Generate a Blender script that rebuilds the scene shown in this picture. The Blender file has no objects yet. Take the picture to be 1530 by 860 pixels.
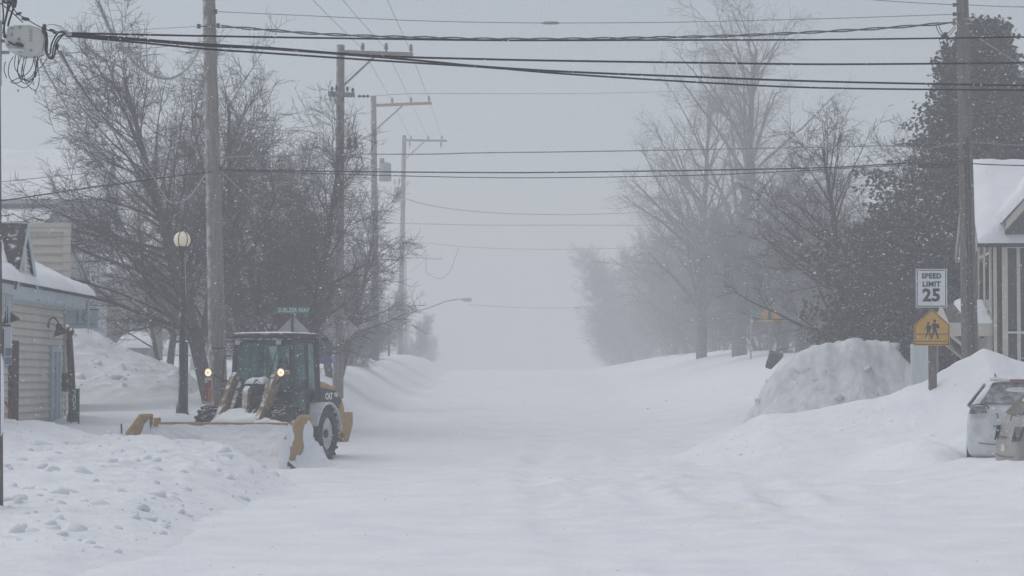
import bpy, bmesh, math, random
import numpy as np
from mathutils import Vector, Matrix

S = bpy.context.scene
COL = S.collection
R = math.radians

# ------------------------------------------------------------------ camera
F = 3600.0                      # focal length in pixels of a 1530 wide frame
CAMZ = 1.8
PITCH = math.atan(130 / F)
cam = bpy.data.cameras.new('camera'); camo = bpy.data.objects.new('camera', cam); COL.objects.link(camo)
cam.sensor_width = 36; cam.lens = F / 1530 * 36
cam.clip_start = 0.1; cam.clip_end = 2000
camo.location = (0, 0, CAMZ); camo.rotation_euler = (R(90) + PITCH, 0, 0)
S.camera = camo

# ------------------------------------------------------------------ light
SUN_EL, SUN_AZ = 62, -62        # azimuth measured from +Y towards +X
w = bpy.data.worlds.new('World'); S.world = w; w.use_nodes = True
nt = w.node_tree; nt.nodes.clear()
sky = nt.nodes.new('ShaderNodeTexSky'); sky.sky_type = 'NISHITA'; sky.sun_disc = False
sky.sun_elevation = R(SUN_EL); sky.sun_rotation = R(SUN_AZ); sky.dust_density = 0.6; sky.air_density = 1
hs = nt.nodes.new('ShaderNodeHueSaturation'); hs.inputs['Saturation'].default_value = 0.46
bg = nt.nodes.new('ShaderNodeBackground'); bg.inputs['Strength'].default_value = 0.072
out = nt.nodes.new('ShaderNodeOutputWorld')
nt.links.new(sky.outputs[0], hs.inputs['Color']); nt.links.new(hs.outputs[0], bg.inputs['Color'])
nt.links.new(bg.outputs[0], out.inputs['Surface'])
sl = bpy.data.lights.new('sun', 'SUN'); sl.energy = 1.4; sl.angle = R(100); sl.color = (1.0, 0.97, 0.93)
so = bpy.data.objects.new('sun', sl); COL.objects.link(so)
sd = Vector((math.sin(R(SUN_AZ)) * math.cos(R(SUN_EL)), math.cos(R(SUN_AZ)) * math.cos(R(SUN_EL)), math.sin(R(SUN_EL))))
so.rotation_euler = sd.to_track_quat('Z', 'Y').to_euler()
S.view_settings.view_transform = 'Standard'; S.view_settings.look = 'None'
S.view_settings.exposure = 0.27; S.view_settings.gamma = 1.0
S.render.engine = 'CYCLES'
cy = S.cycles
cy.max_bounces = 6; cy.diffuse_bounces = 3; cy.glossy_bounces = 2; cy.transmission_bounces = 4
cy.volume_bounces = 2; cy.transparent_max_bounces = 16
cy.use_denoising = True
try: cy.denoiser = 'OPENIMAGEDENOISE'
except Exception: pass
HAZE = 0.0046

# ------------------------------------------------------------------ helpers
def far(Y):                     # plan depth -> metres: the street beyond the crossing is stretched
    return Y if Y <= 80 else 80 + (Y - 80) * 1.7
def unfar(y): return np.where(y <= 80, y, 80 + (y - 80) / 1.7)
def fs_(y):                     # how much larger things stand there
    return float(y / unfar(np.float64(y)))
def P(px, py, Y):
    """photo pixel (1530x860) at plan depth Y -> world point"""
    Y = far(Y)
    u = (px - 765) / F; v = (430 - py) / F
    y = math.cos(PITCH) - v * math.sin(PITCH); z = math.sin(PITCH) + v * math.cos(PITCH)
    s = Y / y
    return Vector((u * s, Y, CAMZ + z * s))

def tag(o, label=None, cat=None, group=None, kind=None):
    if label: o['label'] = label
    if cat: o['category'] = cat
    if group: o['group'] = group
    if kind: o['kind'] = kind
    return o

def empty(name, loc, label, cat, group=None, rz=0):
    o = bpy.data.objects.new(name, None); COL.objects.link(o)
    o.location = loc; o.rotation_euler = (0, 0, rz); o.empty_display_size = .3
    return tag(o, label, cat, group)

def link(name, me, mat, parent=None):
    o = bpy.data.objects.new(name, me); COL.objects.link(o)
    if mat is not None: me.materials.append(mat)
    if parent is not None: o.parent = parent
    return o

def np_mesh(name, V, Q, smooth=True):
    """V (n,3), Q (m,k) int faces of one size"""
    me = bpy.data.meshes.new(name)
    V = np.ascontiguousarray(V, dtype=np.float32).reshape(-1, 3); Q = np.ascontiguousarray(Q, dtype=np.int32)
    m, k = Q.shape
    me.vertices.add(len(V)); me.vertices.foreach_set('co', V.ravel())
    me.loops.add(m * k); me.loops.foreach_set('vertex_index', Q.ravel())
    me.polygons.add(m); me.polygons.foreach_set('loop_start', np.arange(0, m * k, k, dtype=np.int32))
    me.polygons.foreach_set('loop_total', np.full(m, k, dtype=np.int32))
    me.polygons.foreach_set('use_smooth', np.array(np.broadcast_to(smooth, (m,)), dtype=bool))
    me.update(calc_edges=True)
    return me

class MB:
    """collects shapes, builds ONE mesh object; points are local to org"""
    def __init__(s, org=(0, 0, 0)):
        s.v = []; s.f = []; s.sm = []; s.org = Vector(org)
    def add(s, verts, faces, smooth=False):
        b = len(s.v)
        s.v += [Vector(q) - s.org for q in verts]
        s.f += [[i + b for i in f] for f in faces]; s.sm += [smooth] * len(faces)
        return s
    def box(s, c, d, M=None, taper=1.0):
        x, y, z = d[0] / 2, d[1] / 2, d[2] / 2
        vs = [Vector((sx * x * (taper if sz > 0 else 1), sy * y * (taper if sz > 0 else 1), sz * z)) for sz in (-1, 1) for sy in (-1, 1) for sx in (-1, 1)]
        if M is not None: vs = [M @ q for q in vs]
        vs = [q + Vector(c) for q in vs]
        return s.add(vs, [[0, 2, 3, 1], [4, 5, 7, 6], [0, 1, 5, 4], [2, 6, 7, 3], [0, 4, 6, 2], [1, 3, 7, 5]])
    def bbox(s, a, b):
        return s.box([(a[i] + b[i]) / 2 for i in range(3)], [abs(b[i] - a[i]) for i in range(3)])
    def tube(s, pts, r, n=8, cap=True, smooth=True):
        pts = [Vector(p) for p in pts]
        if not isinstance(r, (list, tuple)): r = [r] * len(pts)
        vs = []; fs = []
        prev = None
        for i, p in enumerate(pts):
            a = pts[max(i - 1, 0)]; b = pts[min(i + 1, len(pts) - 1)]
            t = (b - a).normalized()
            if prev is None:
                u = t.cross(Vector((0, 0, 1)))
                if u.length < .1: u = t.cross(Vector((1, 0, 0)))
            else:
                u = prev - t * prev.dot(t)
            u.normalize(); prev = u; v2 = t.cross(u)
            for k in range(n):
                an = 2 * math.pi * k / n
                vs.append(p + (u * math.cos(an) + v2 * math.sin(an)) * r[i])
        for i in range(len(pts) - 1):
            for k in range(n):
                fs.append([i * n + k, i * n + (k + 1) % n, (i + 1) * n + (k + 1) % n, (i + 1) * n + k])
        s.add(vs, fs, smooth)
        if cap:
            s.add(vs[:n], [list(range(n))[::-1]]); s.add(vs[-n:], [list(range(n))])
        return s
    def lathe(s, prof, c=(0, 0, 0), n=16, M=None, smooth=True):
        vs = []; fs = []
        for (r, z) in prof:
            for k in range(n):
                a = 2 * math.pi * k / n
                q = Vector((r * math.cos(a), r * math.sin(a), z))
                vs.append((M @ q if M is not None else q) + Vector(c))
        for i in range(len(prof) - 1):
            for k in range(n):
                fs.append([i * n + k, i * n + (k + 1) % n, (i + 1) * n + (k + 1) % n, (i + 1) * n + k])
        return s.add(vs, fs, smooth)
    def prism(s, poly, d, smooth=False):
        """poly: list of 3d points, extruded by vector d"""
        n = len(poly); a = [Vector(p) for p in poly]; d = Vector(d); b = [p + d for p in a]
        return s.add(a + b, [list(range(n))[::-1], list(range(n, 2 * n))] + [[i, (i + 1) % n, n + (i + 1) % n, n + i] for i in range(n)], smooth)
    def build(s, name, mat, parent=None, bevel=0, rough=0, seed=0):
        me = bpy.data.meshes.new(name)
        vs = s.v
        if rough:
            rn = random.Random(seed); vs = [v + Vector((rn.uniform(-1, 1), rn.uniform(-1, 1), rn.uniform(-1, 1))) * rough for v in vs]
        me.from_pydata([tuple(v) for v in vs], [], s.f)
        me.polygons.foreach_set('use_smooth', s.sm)
        me.update()
        bm = bmesh.new(); bm.from_mesh(me); bmesh.ops.recalc_face_normals(bm, faces=bm.faces); bm.to_mesh(me); bm.free()
        o = link(name, me, mat, parent)
        if parent is None: o.location = s.org
        if bevel:
            m = o.modifiers.new('bevel', 'BEVEL'); m.width = bevel; m.segments = 2; m.limit_method = 'ANGLE'
        return o

def copy_tree(o, parent=None):
    c = o.copy(); COL.objects.link(c)
    if parent is not None: c.parent = parent
    for ch in list(o.children): copy_tree(ch, c)
    return c

def text(body, size, M, mat, parent, name='lettering', depth=.003, sx=1.0, bold=0.0, spacing=1.0):
    cu = bpy.data.curves.new('t', 'FONT'); cu.body = body; cu.size = size; cu.extrude = depth
    cu.align_x = 'CENTER'; cu.align_y = 'CENTER'; cu.offset = bold; cu.resolution_u = 2; cu.space_character = spacing
    to = bpy.data.objects.new('t', cu); COL.objects.link(to)
    dg = bpy.context.evaluated_depsgraph_get()
    me = bpy.data.meshes.new_from_object(to.evaluated_get(dg))
    bpy.data.objects.remove(to)
    me.name = name
    me.transform(M @ Matrix.Diagonal((sx, 1, 1, 1)))
    me.materials.clear()
    return link(name, me, mat, parent)

FACE = Matrix.Rotation(R(90), 4, 'X')          # text standing up, facing -Y

# ------------------------------------------------------------------ materials
def mat(name, col, col2=None, rough=.7, metal=0, scale=8, bump=0, bscale=40, snow=None, stretch=(1, 1, 1), detail=4, spec=.3, snowcol=(.78, .81, .86)):
    m = bpy.data.materials.new(name); m.use_nodes = True; t = m.node_tree; N = t.nodes; L = t.links
    b = N['Principled BSDF']; b.inputs['Roughness'].default_value = rough; b.inputs['Metallic'].default_value = metal
    b.inputs['Specular IOR Level'].default_value = spec
    tc = N.new('ShaderNodeTexCoord'); mp = N.new('ShaderNodeMapping'); mp.inputs['Scale'].default_value = stretch
    L.new(tc.outputs['Object'], mp.inputs['Vector'])
    src = None
    if col2 is not None:
        nz = N.new('ShaderNodeTexNoise'); nz.inputs['Scale'].default_value = scale; nz.inputs['Detail'].default_value = detail
        L.new(mp.outputs[0], nz.inputs['Vector'])
        rp = N.new('ShaderNodeValToRGB'); rp.color_ramp.elements[0].position = .3; rp.color_ramp.elements[1].position = .7
        rp.color_ramp.elements[0].color = (*col, 1); rp.color_ramp.elements[1].color = (*col2, 1)
        L.new(nz.outputs['Fac'], rp.inputs[0]); src = rp.outputs[0]
    else:
        rgb = N.new('ShaderNodeRGB'); rgb.outputs[0].default_value = (*col, 1); src = rgb.outputs[0]
    if snow:
        d, lo, hi, ns = snow            # direction, threshold range, noise scale
        ge = N.new('ShaderNodeNewGeometry'); dp = N.new('ShaderNodeVectorMath'); dp.operation = 'DOT_PRODUCT'
        L.new(ge.outputs['Normal'], dp.inputs[0]); dp.inputs[1].default_value = Vector(d).normalized()
        n2 = N.new('ShaderNodeTexNoise'); n2.inputs['Scale'].default_value = ns; n2.inputs['Detail'].default_value = 5
        L.new(tc.outputs['Object'], n2.inputs['Vector'])
        ad = N.new('ShaderNodeMath'); ad.operation = 'MULTIPLY_ADD'; L.new(n2.outputs['Fac'], ad.inputs[0]); ad.inputs[1].default_value = 1.2
        L.new(dp.outputs['Value'], ad.inputs[2])
        mr = N.new('ShaderNodeMapRange'); mr.inputs[1].default_value = lo; mr.inputs[2].default_value = hi
        L.new(ad.outputs[0], mr.inputs[0])
        mx = N.new('ShaderNodeMix'); mx.data_type = 'RGBA'
        L.new(mr.outputs[0], mx.inputs[0]); L.new(src, mx.inputs[6]); mx.inputs[7].default_value = (*snowcol, 1)
        src = mx.outputs[2]
    L.new(src, b.inputs['Base Color'])
    if bump:
        n3 = N.new('ShaderNodeTexNoise'); n3.inputs['Scale'].default_value = bscale; n3.inputs['Detail'].default_value = 5
        L.new(mp.outputs[0], n3.inputs['Vector'])
        bp = N.new('ShaderNodeBump'); bp.inputs['Strength'].default_value = bump; bp.inputs['Distance'].default_value = .03
        L.new(n3.outputs['Fac'], bp.inputs['Height']); L.new(bp.outputs[0], b.inputs['Normal'])
    return m

def snow_material():
    m = bpy.data.materials.new('snow'); m.use_nodes = True; t = m.node_tree; N = t.nodes; L = t.links
    b = N['Principled BSDF']; b.inputs['Roughness'].default_value = .75; b.inputs['Specular IOR Level'].default_value = .2
    ge = N.new('ShaderNodeNewGeometry')
    n1 = N.new('ShaderNodeTexNoise'); n1.inputs['Scale'].default_value = 1.1; n1.inputs['Detail'].default_value = 6
    L.new(ge.outputs['Position'], n1.inputs['Vector'])
    r1 = N.new('ShaderNodeValToRGB'); e = r1.color_ramp.elements
    e[0].position = .35; e[0].color = (.76, .785, .835, 1); e[1].position = .65; e[1].color = (.83, .85, .885, 1)
    L.new(n1.outputs['Fac'], r1.inputs[0])
    # faint sanded tyre-track stains in the middle of the street
    mp = N.new('ShaderNodeMapping'); mp.inputs['Scale'].default_value = (.9, .22, 1); L.new(ge.outputs['Position'], mp.inputs[0])
    n2 = N.new('ShaderNodeTexNoise'); n2.inputs['Scale'].default_value = 1.0; n2.inputs['Detail'].default_value = 7; n2.inputs['Roughness'].default_value = .65
    L.new(mp.outputs[0], n2.inputs['Vector'])
    r2 = N.new('ShaderNodeValToRGB'); r2.color_ramp.elements[0].position = .54; r2.color_ramp.elements[0].color = (0, 0, 0, 1)
    r2.color_ramp.elements[1].position = .72; r2.color_ramp.elements[1].color = (1, 1, 1, 1); L.new(n2.outputs['Fac'], r2.inputs[0])
    sp = N.new('ShaderNodeSeparateXYZ'); L.new(ge.outputs['Position'], sp.inputs[0])
    def win(sock, a, b_, c, d):
        m1 = N.new('ShaderNodeMapRange'); m1.interpolation_type = 'SMOOTHSTEP'; m1.inputs[1].default_value = a; m1.inputs[2].default_value = b_; L.new(sock, m1.inputs[0])
        m2 = N.new('ShaderNodeMapRange'); m2.interpolation_type = 'SMOOTHSTEP'; m2.inputs[1].default_value = d; m2.inputs[2].default_value = c; L.new(sock, m2.inputs[0])
        mm = N.new('ShaderNodeMath'); mm.operation = 'MULTIPLY'; L.new(m1.outputs[0], mm.inputs[0]); L.new(m2.outputs[0], mm.inputs[1]); return mm.outputs[0]
    wx = win(sp.outputs[0], -1, .8, 3.4, 8.0); wy = win(sp.outputs[1], 22, 31, 50, 75)
    m3 = N.new('ShaderNodeMath'); m3.operation = 'MULTIPLY'; L.new(wx, m3.inputs[0]); L.new(wy, m3.inputs[1])
    m4 = N.new('ShaderNodeMath'); m4.operation = 'MULTIPLY'; L.new(m3.outputs[0], m4.inputs[0]); L.new(r2.outputs[0], m4.inputs[1])
    m5 = N.new('ShaderNodeMath'); m5.operation = 'MULTIPLY'; L.new(m4.outputs[0], m5.inputs[0]); m5.inputs[1].default_value = .6
    mx = N.new('ShaderNodeMix'); mx.data_type = 'RGBA'; L.new(m5.outputs[0], mx.inputs[0]); L.new(r1.outputs[0], mx.inputs[6]); mx.inputs[7].default_value = (.66, .62, .54, 1)
    L.new(mx.outputs[2], b.inputs['Base Color'])
    n3 = N.new('ShaderNodeTexNoise'); n3.inputs['Scale'].default_value = 7; n3.inputs['Detail'].default_value = 8; n3.inputs['Roughness'].default_value = .6
    L.new(ge.outputs['Position'], n3.inputs['Vector'])
    bp = N.new('ShaderNodeBump'); bp.inputs['Strength'].default_value = .45; bp.inputs['Distance'].default_value = .05
    L.new(n3.outputs['Fac'], bp.inputs['Height']); L.new(bp.outputs[0], b.inputs['Normal'])
    return m

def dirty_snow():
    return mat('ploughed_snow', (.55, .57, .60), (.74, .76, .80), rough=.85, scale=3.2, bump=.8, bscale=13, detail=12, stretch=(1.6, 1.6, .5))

SNOW = snow_material()
PILE = mat('piled_snow', (.755, .78, .83), (.835, .855, .89), rough=.8, scale=1.4, bump=.6, bscale=11, detail=7)
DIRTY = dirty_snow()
M = {}
WIND = (-.75, -.5, .25)
M['pole'] = mat('weathered_pole', (.16, .145, .13), (.27, .25, .23), rough=.9, scale=5, stretch=(4, 4, .35), bump=.6, bscale=20, snow=(WIND, 1.42, 2.0, 5))
M['darkpole'] = mat('dark_pole', (.10, .085, .075), (.19, .17, .15), rough=.9, scale=5, stretch=(4, 4, .35), bump=.6, bscale=20, snow=(WIND, 1.7, 2.2, 5))
M['arm'] = mat('crossarm_wood', (.20, .17, .145), (.30, .26, .22), rough=.9, scale=6, stretch=(1, 4, 4))
M['newarm'] = mat('brown_crossarm', (.30, .19, .12), (.40, .27, .19), rough=.9, scale=6)
M['bark'] = mat('bark', (.055, .05, .047), (.115, .105, .10), rough=.95, scale=3, snow=((-.5, -.2, .85), 1.30, 1.75, 3))
M['hazetwig'] = mat('haze_paled_twigs', (.14, .135, .13), (.24, .235, .23), rough=.95, scale=2)  # twig colour paled to fade trees and bushes like thicker haze
M['plaster'] = mat('snow_plastered_wall', (.46, .48, .50), (.60, .62, .64), rough=.9, scale=1)
M['twig'] = mat('twig_bark', (.05, .045, .043), (.10, .09, .085), rough=.95, scale=2, snow=((-.5, -.2, .85), 1.45, 1.9, 2))
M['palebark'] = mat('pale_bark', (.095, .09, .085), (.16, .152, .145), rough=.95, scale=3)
M['fol'] = mat('evergreen_foliage', (.036, .038, .026), (.074, .072, .05), rough=.8, scale=1.3, snow=((-.3, -.1, .95), 1.42, 1.9, 3))
M['wire'] = mat('cable_rubber', (.012, .012, .014), rough=.5)
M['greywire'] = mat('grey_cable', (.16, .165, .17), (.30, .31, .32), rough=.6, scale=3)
M['icywire'] = mat('iced_cable', (.10, .10, .10), (.42, .44, .45), rough=.5, scale=9)
M['metal'] = mat('galvanised', (.30, .31, .32), (.42, .43, .44), rough=.5, metal=.6, scale=8)
M['darkmetal'] = mat('dark_metal', (.03, .031, .033), (.06, .06, .06), rough=.5, metal=.2, scale=10)
M['porcelain'] = mat('porcelain', (.20, .17, .16), rough=.3)
M['yellow'] = mat('machine_yellow', (.43, .25, .07), (.33, .20, .075), rough=.55, scale=4, bump=.1, snow=((-.3, -.35, .88), 1.42, 1.65, 6))
M['yellow2'] = mat('worn_yellow', (.43, .25, .08), (.30, .19, .09), rough=.7, scale=6, bump=.15, snow=((-.2, -.5, .85), 1.1, 1.35, 5))
M['armyellow'] = mat('grimy_yellow', (.34, .21, .08), (.13, .10, .07), rough=.7, scale=7, detail=7, bump=.15, snow=((-.3, -.35, .88), 1.5, 1.7, 6))
M['black'] = mat('machine_black', (.014, .015, .017), (.04, .042, .045), rough=.6, scale=6, snow=((-.3, -.4, .85), 1.35, 1.7, 9))
M['rubber'] = mat('tyre_rubber', (.017, .017, .019), (.05, .05, .052), rough=.85, scale=9, snow=((-.2, -.25, .95), 1.52, 1.85, 9))
M['orange'] = mat('orange_paint', (.55, .22, .03), rough=.6)
M['red'] = mat('red_paint', (.42, .04, .03), (.30, .05, .04), rough=.5, scale=5)
M['white'] = mat('white_paint', (.72, .73, .74), (.62, .64, .66), rough=.6, scale=5)
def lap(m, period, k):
    # shadow line of every clapboard lap, painted into the siding colour
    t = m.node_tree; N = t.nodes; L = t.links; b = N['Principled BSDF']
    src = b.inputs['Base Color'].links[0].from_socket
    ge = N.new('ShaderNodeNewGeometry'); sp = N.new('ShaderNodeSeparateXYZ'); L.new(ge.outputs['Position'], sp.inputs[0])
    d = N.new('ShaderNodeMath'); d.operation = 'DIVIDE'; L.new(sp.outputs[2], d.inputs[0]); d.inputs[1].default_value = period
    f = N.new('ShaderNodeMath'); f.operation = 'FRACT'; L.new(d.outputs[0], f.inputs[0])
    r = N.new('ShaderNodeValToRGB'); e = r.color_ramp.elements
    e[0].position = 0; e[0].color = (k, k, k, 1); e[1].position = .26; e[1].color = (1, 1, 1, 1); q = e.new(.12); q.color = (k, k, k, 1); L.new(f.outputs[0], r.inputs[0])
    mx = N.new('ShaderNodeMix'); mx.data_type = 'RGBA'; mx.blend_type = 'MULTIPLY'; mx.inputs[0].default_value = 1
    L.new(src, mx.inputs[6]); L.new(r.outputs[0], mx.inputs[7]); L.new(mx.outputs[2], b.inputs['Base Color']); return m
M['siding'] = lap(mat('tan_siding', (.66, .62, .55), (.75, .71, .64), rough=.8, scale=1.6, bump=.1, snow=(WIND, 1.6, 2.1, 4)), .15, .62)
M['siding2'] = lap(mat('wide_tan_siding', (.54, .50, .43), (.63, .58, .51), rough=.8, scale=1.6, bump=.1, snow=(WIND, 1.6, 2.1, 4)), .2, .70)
M['trim'] = mat('pale_blue_trim', (.46, .53, .60), (.56, .62, .68), rough=.7, scale=3)
M['greydoor'] = mat('grey_door', (.27, .30, .34), (.36, .39, .43), rough=.6, scale=4)
M['brown'] = mat('brown_board', (.055, .035, .03), (.09, .06, .05), rough=.8, scale=6, snow=(WIND, 1.5, 2.0, 8))
M['shingle'] = mat('dark_shingle', (.035, .032, .032), (.085, .078, .075), rough=.9, scale=9, stretch=(1, 6, 6), snow=((0, 0, 1), 1.32, 1.5, 5))
M['cream'] = mat('cream_trim', (.50, .46, .40), (.58, .54, .47), rough=.7, scale=4)
M['greige'] = mat('grey_siding', (.055, .055, .056), (.085, .085, .085), rough=.85, scale=2)
M['darkglass'] = mat('dark_glass', (.02, .022, .025), rough=.12, spec=.5)
M['green'] = mat('sign_green', (.012, .17, .10), (.02, .21, .13), rough=.45, scale=5)
M['darkgreen'] = mat('dark_green_paint', (.012, .075, .045), (.02, .10, .06), rough=.5, scale=6, snow=(WIND, 1.45, 1.9, 12))
M['signwhite'] = mat('sign_white', (.66, .69, .71), (.74, .76, .78), rough=.4, scale=6)
M['signyellow'] = mat('sign_yellow', (.60, .33, .035), (.52, .29, .05), rough=.45, scale=5)
M['signblack'] = mat('sign_black', (.02, .02, .022), rough=.5)
M['signback'] = mat('sign_aluminium', (.40, .405, .41), (.50, .50, .51), rough=.5, metal=.2, scale=3)
M['letterwhite'] = mat('letter_white', (.72, .76, .75), rough=.4)
M['blue'] = mat('blue_plastic', (.05, .10, .22), (.075, .13, .27), rough=.5, scale=4)
M['fadedprint'] = mat('faded_print', (.15, .23, .31), rough=.5)
M['navy'] = mat('navy_print', (.02, .04, .12), rough=.5)
M['bluegrey'] = mat('bluegrey_print', (.17, .24, .34), rough=.5)
M['paleblue'] = mat('pale_blue_panel', (.36, .47, .55), (.44, .54, .61), rough=.45, scale=3)
M['lampgreen'] = mat('lamp_post_green', (.016, .028, .028), (.035, .05, .05), rough=.5, scale=6, snow=(WIND, 1.55, 1.9, 7))
M['globe'] = mat('opal_globe', (.70, .64, .48), (.76, .71, .58), rough=.3, scale=3)
M['globe'].node_tree.nodes['Principled BSDF'].inputs['Emission Color'].default_value = (1, .86, .58, 1); M['globe'].node_tree.nodes['Principled BSDF'].inputs['Emission Strength'].default_value = .16
M['box'] = mat('terminal_plastic', (.50, .52, .48), (.60, .62, .58), rough=.6, scale=3, bump=.05)
M['jacket'] = mat('navy_jacket', (.022, .03, .075), (.035, .045, .10), rough=.9, scale=12)
M['skin'] = mat('skin', (.36, .22, .16), rough=.6)
M['hair'] = mat('dark_hair', (.025, .018, .014), rough=.8)
M['carsnow'] = mat('snow_caked_paint', (.52, .54, .55), (.74, .76, .80), rough=.75, scale=5, bump=.35, bscale=14, detail=7)
M['cargrey'] = mat('grey_car_paint', (.26, .245, .225), (.31, .295, .275), rough=.4, scale=3, snow=((-.2, -.3, .9), 1.25, 1.5, 6))
M['taillight'] = mat('tail_lamp', (.22, .03, .03), (.30, .20, .20), rough=.3, scale=14)
M['frost'] = mat('frosted_window', (.03, .033, .037), (.34, .36, .38), rough=.4, scale=9, detail=8)
M['plate'] = mat('number_plate', (.55, .53, .42), rough=.5)
M['farwall'] = mat('far_grey_wall', (.16, .165, .17), (.21, .215, .22), rough=.9, scale=1)
M['fence'] = mat('pale_board_fence', (.55, .57, .58), (.66, .68, .70), rough=.85, scale=3, stretch=(4, 4, .4))

def glass_mat(lo=.06, hi=.30):
    m = bpy.data.materials.new('tinted_cab_glass'); m.use_nodes = True; t = m.node_tree; N = t.nodes; L = t.links
    N.clear(); o = N.new('ShaderNodeOutputMaterial'); tr = N.new('ShaderNodeBsdfTransparent'); gl = N.new('ShaderNodeBsdfGlossy')
    tr.inputs[0].default_value = (.50, .70, .66, 1); gl.inputs['Roughness'].default_value = .08; gl.inputs['Color'].default_value = (.55, .75, .72, 1)
    fr = N.new('ShaderNodeFresnel'); fr.inputs[0].default_value = 1.45
    mx = N.new('ShaderNodeMixShader'); L.new(fr.outputs[0], mx.inputs[0]); L.new(tr.outputs[0], mx.inputs[1]); L.new(gl.outputs[0], mx.inputs[2])
    df = N.new('ShaderNodeBsdfDiffuse'); df.inputs[0].default_value = (.34, .58, .54, 1)      # film of blown snow on the tinted glass
    tc = N.new('ShaderNodeTexCoord'); nz = N.new('ShaderNodeTexNoise'); nz.inputs['Scale'].default_value = 3.5; nz.inputs['Detail'].default_value = 6; L.new(tc.outputs['Object'], nz.inputs['Vector'])
    rp = N.new('ShaderNodeMapRange'); rp.inputs[1].default_value = .35; rp.inputs[2].default_value = .75; rp.inputs[3].default_value = lo; rp.inputs[4].default_value = hi; L.new(nz.outputs['Fac'], rp.inputs[0])
    m2 = N.new('ShaderNodeMixShader'); L.new(rp.outputs[0], m2.inputs[0]); L.new(mx.outputs[0], m2.inputs[1]); L.new(df.outputs[0], m2.inputs[2]); L.new(m2.outputs[0], o.inputs[0])
    return m
M['glass'] = glass_mat(); M['frostglass'] = glass_mat(.30, .75)
def emit_mat(name, col, st):
    m = bpy.data.materials.new(name); m.use_nodes = True; b = m.node_tree.nodes['Principled BSDF']
    b.inputs['Base Color'].default_value = (.6, .6, .55, 1); b.inputs['Emission Color'].default_value = (*col, 1); b.inputs['Emission Strength'].default_value = st
    return m
M['beam'] = emit_mat('headlamp_lens', (1.0, .78, .48), .85)
M['bulb'] = emit_mat('headlamp_bulb', (1.0, .55, .22), .35)
def ice_mat():
    m = bpy.data.materials.new('ice'); m.use_nodes = True; b = m.node_tree.nodes['Principled BSDF']
    b.inputs['Base Color'].default_value = (.70, .76, .80, 1); b.inputs['Roughness'].default_value = .15
    b.inputs['Transmission Weight'].default_value = .35; b.inputs['IOR'].default_value = 1.31
    return m
M['ice'] = ice_mat()

# ------------------------------------------------------------------ noise
def _h(ix, iy, seed):
    n = (ix.astype(np.int64) * 374761393 + iy.astype(np.int64) * 668265263 + seed * 1274126177) & 0x7fffffff
    n = ((n ^ (n >> 13)) * 1274126177) & 0x7fffffff
    return ((n ^ (n >> 16)) & 0xffff) / 65535.0
def vnoise(x, y, seed=0):
    ix = np.floor(x); iy = np.floor(y); fx = x - ix; fy = y - iy
    fx = fx * fx * fx * (fx * (fx * 6 - 15) + 10); fy = fy * fy * fy * (fy * (fy * 6 - 15) + 10)
    a = _h(ix, iy, seed); b = _h(ix + 1, iy, seed); c = _h(ix, iy + 1, seed); d = _h(ix + 1, iy + 1, seed)
    return (a + (b - a) * fx + (c - a) * fy + (a - b - c + d) * fx * fy) * 2 - 1
def fbm(x, y, sc, oc=4, seed=0, gain=.5, ridge=False):
    s = 0; a = 1; t = 0
    for i in range(oc):
        c, sn = math.cos(i * 1.1 + .4), math.sin(i * 1.1 + .4)
        n = vnoise((x * c - y * sn) * sc + 17.3 * i, (x * sn + y * c) * sc - 9.1 * i, seed + i)
        s = s + a * ((1 - 2 * np.abs(n)) if ridge else n); t += a; a *= gain; sc *= 2.03
    return s / t
def sst(a, b, x):
    t = np.clip((x - a) / (b - a), 0, 1); return t * t * (3 - 2 * t)

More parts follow.
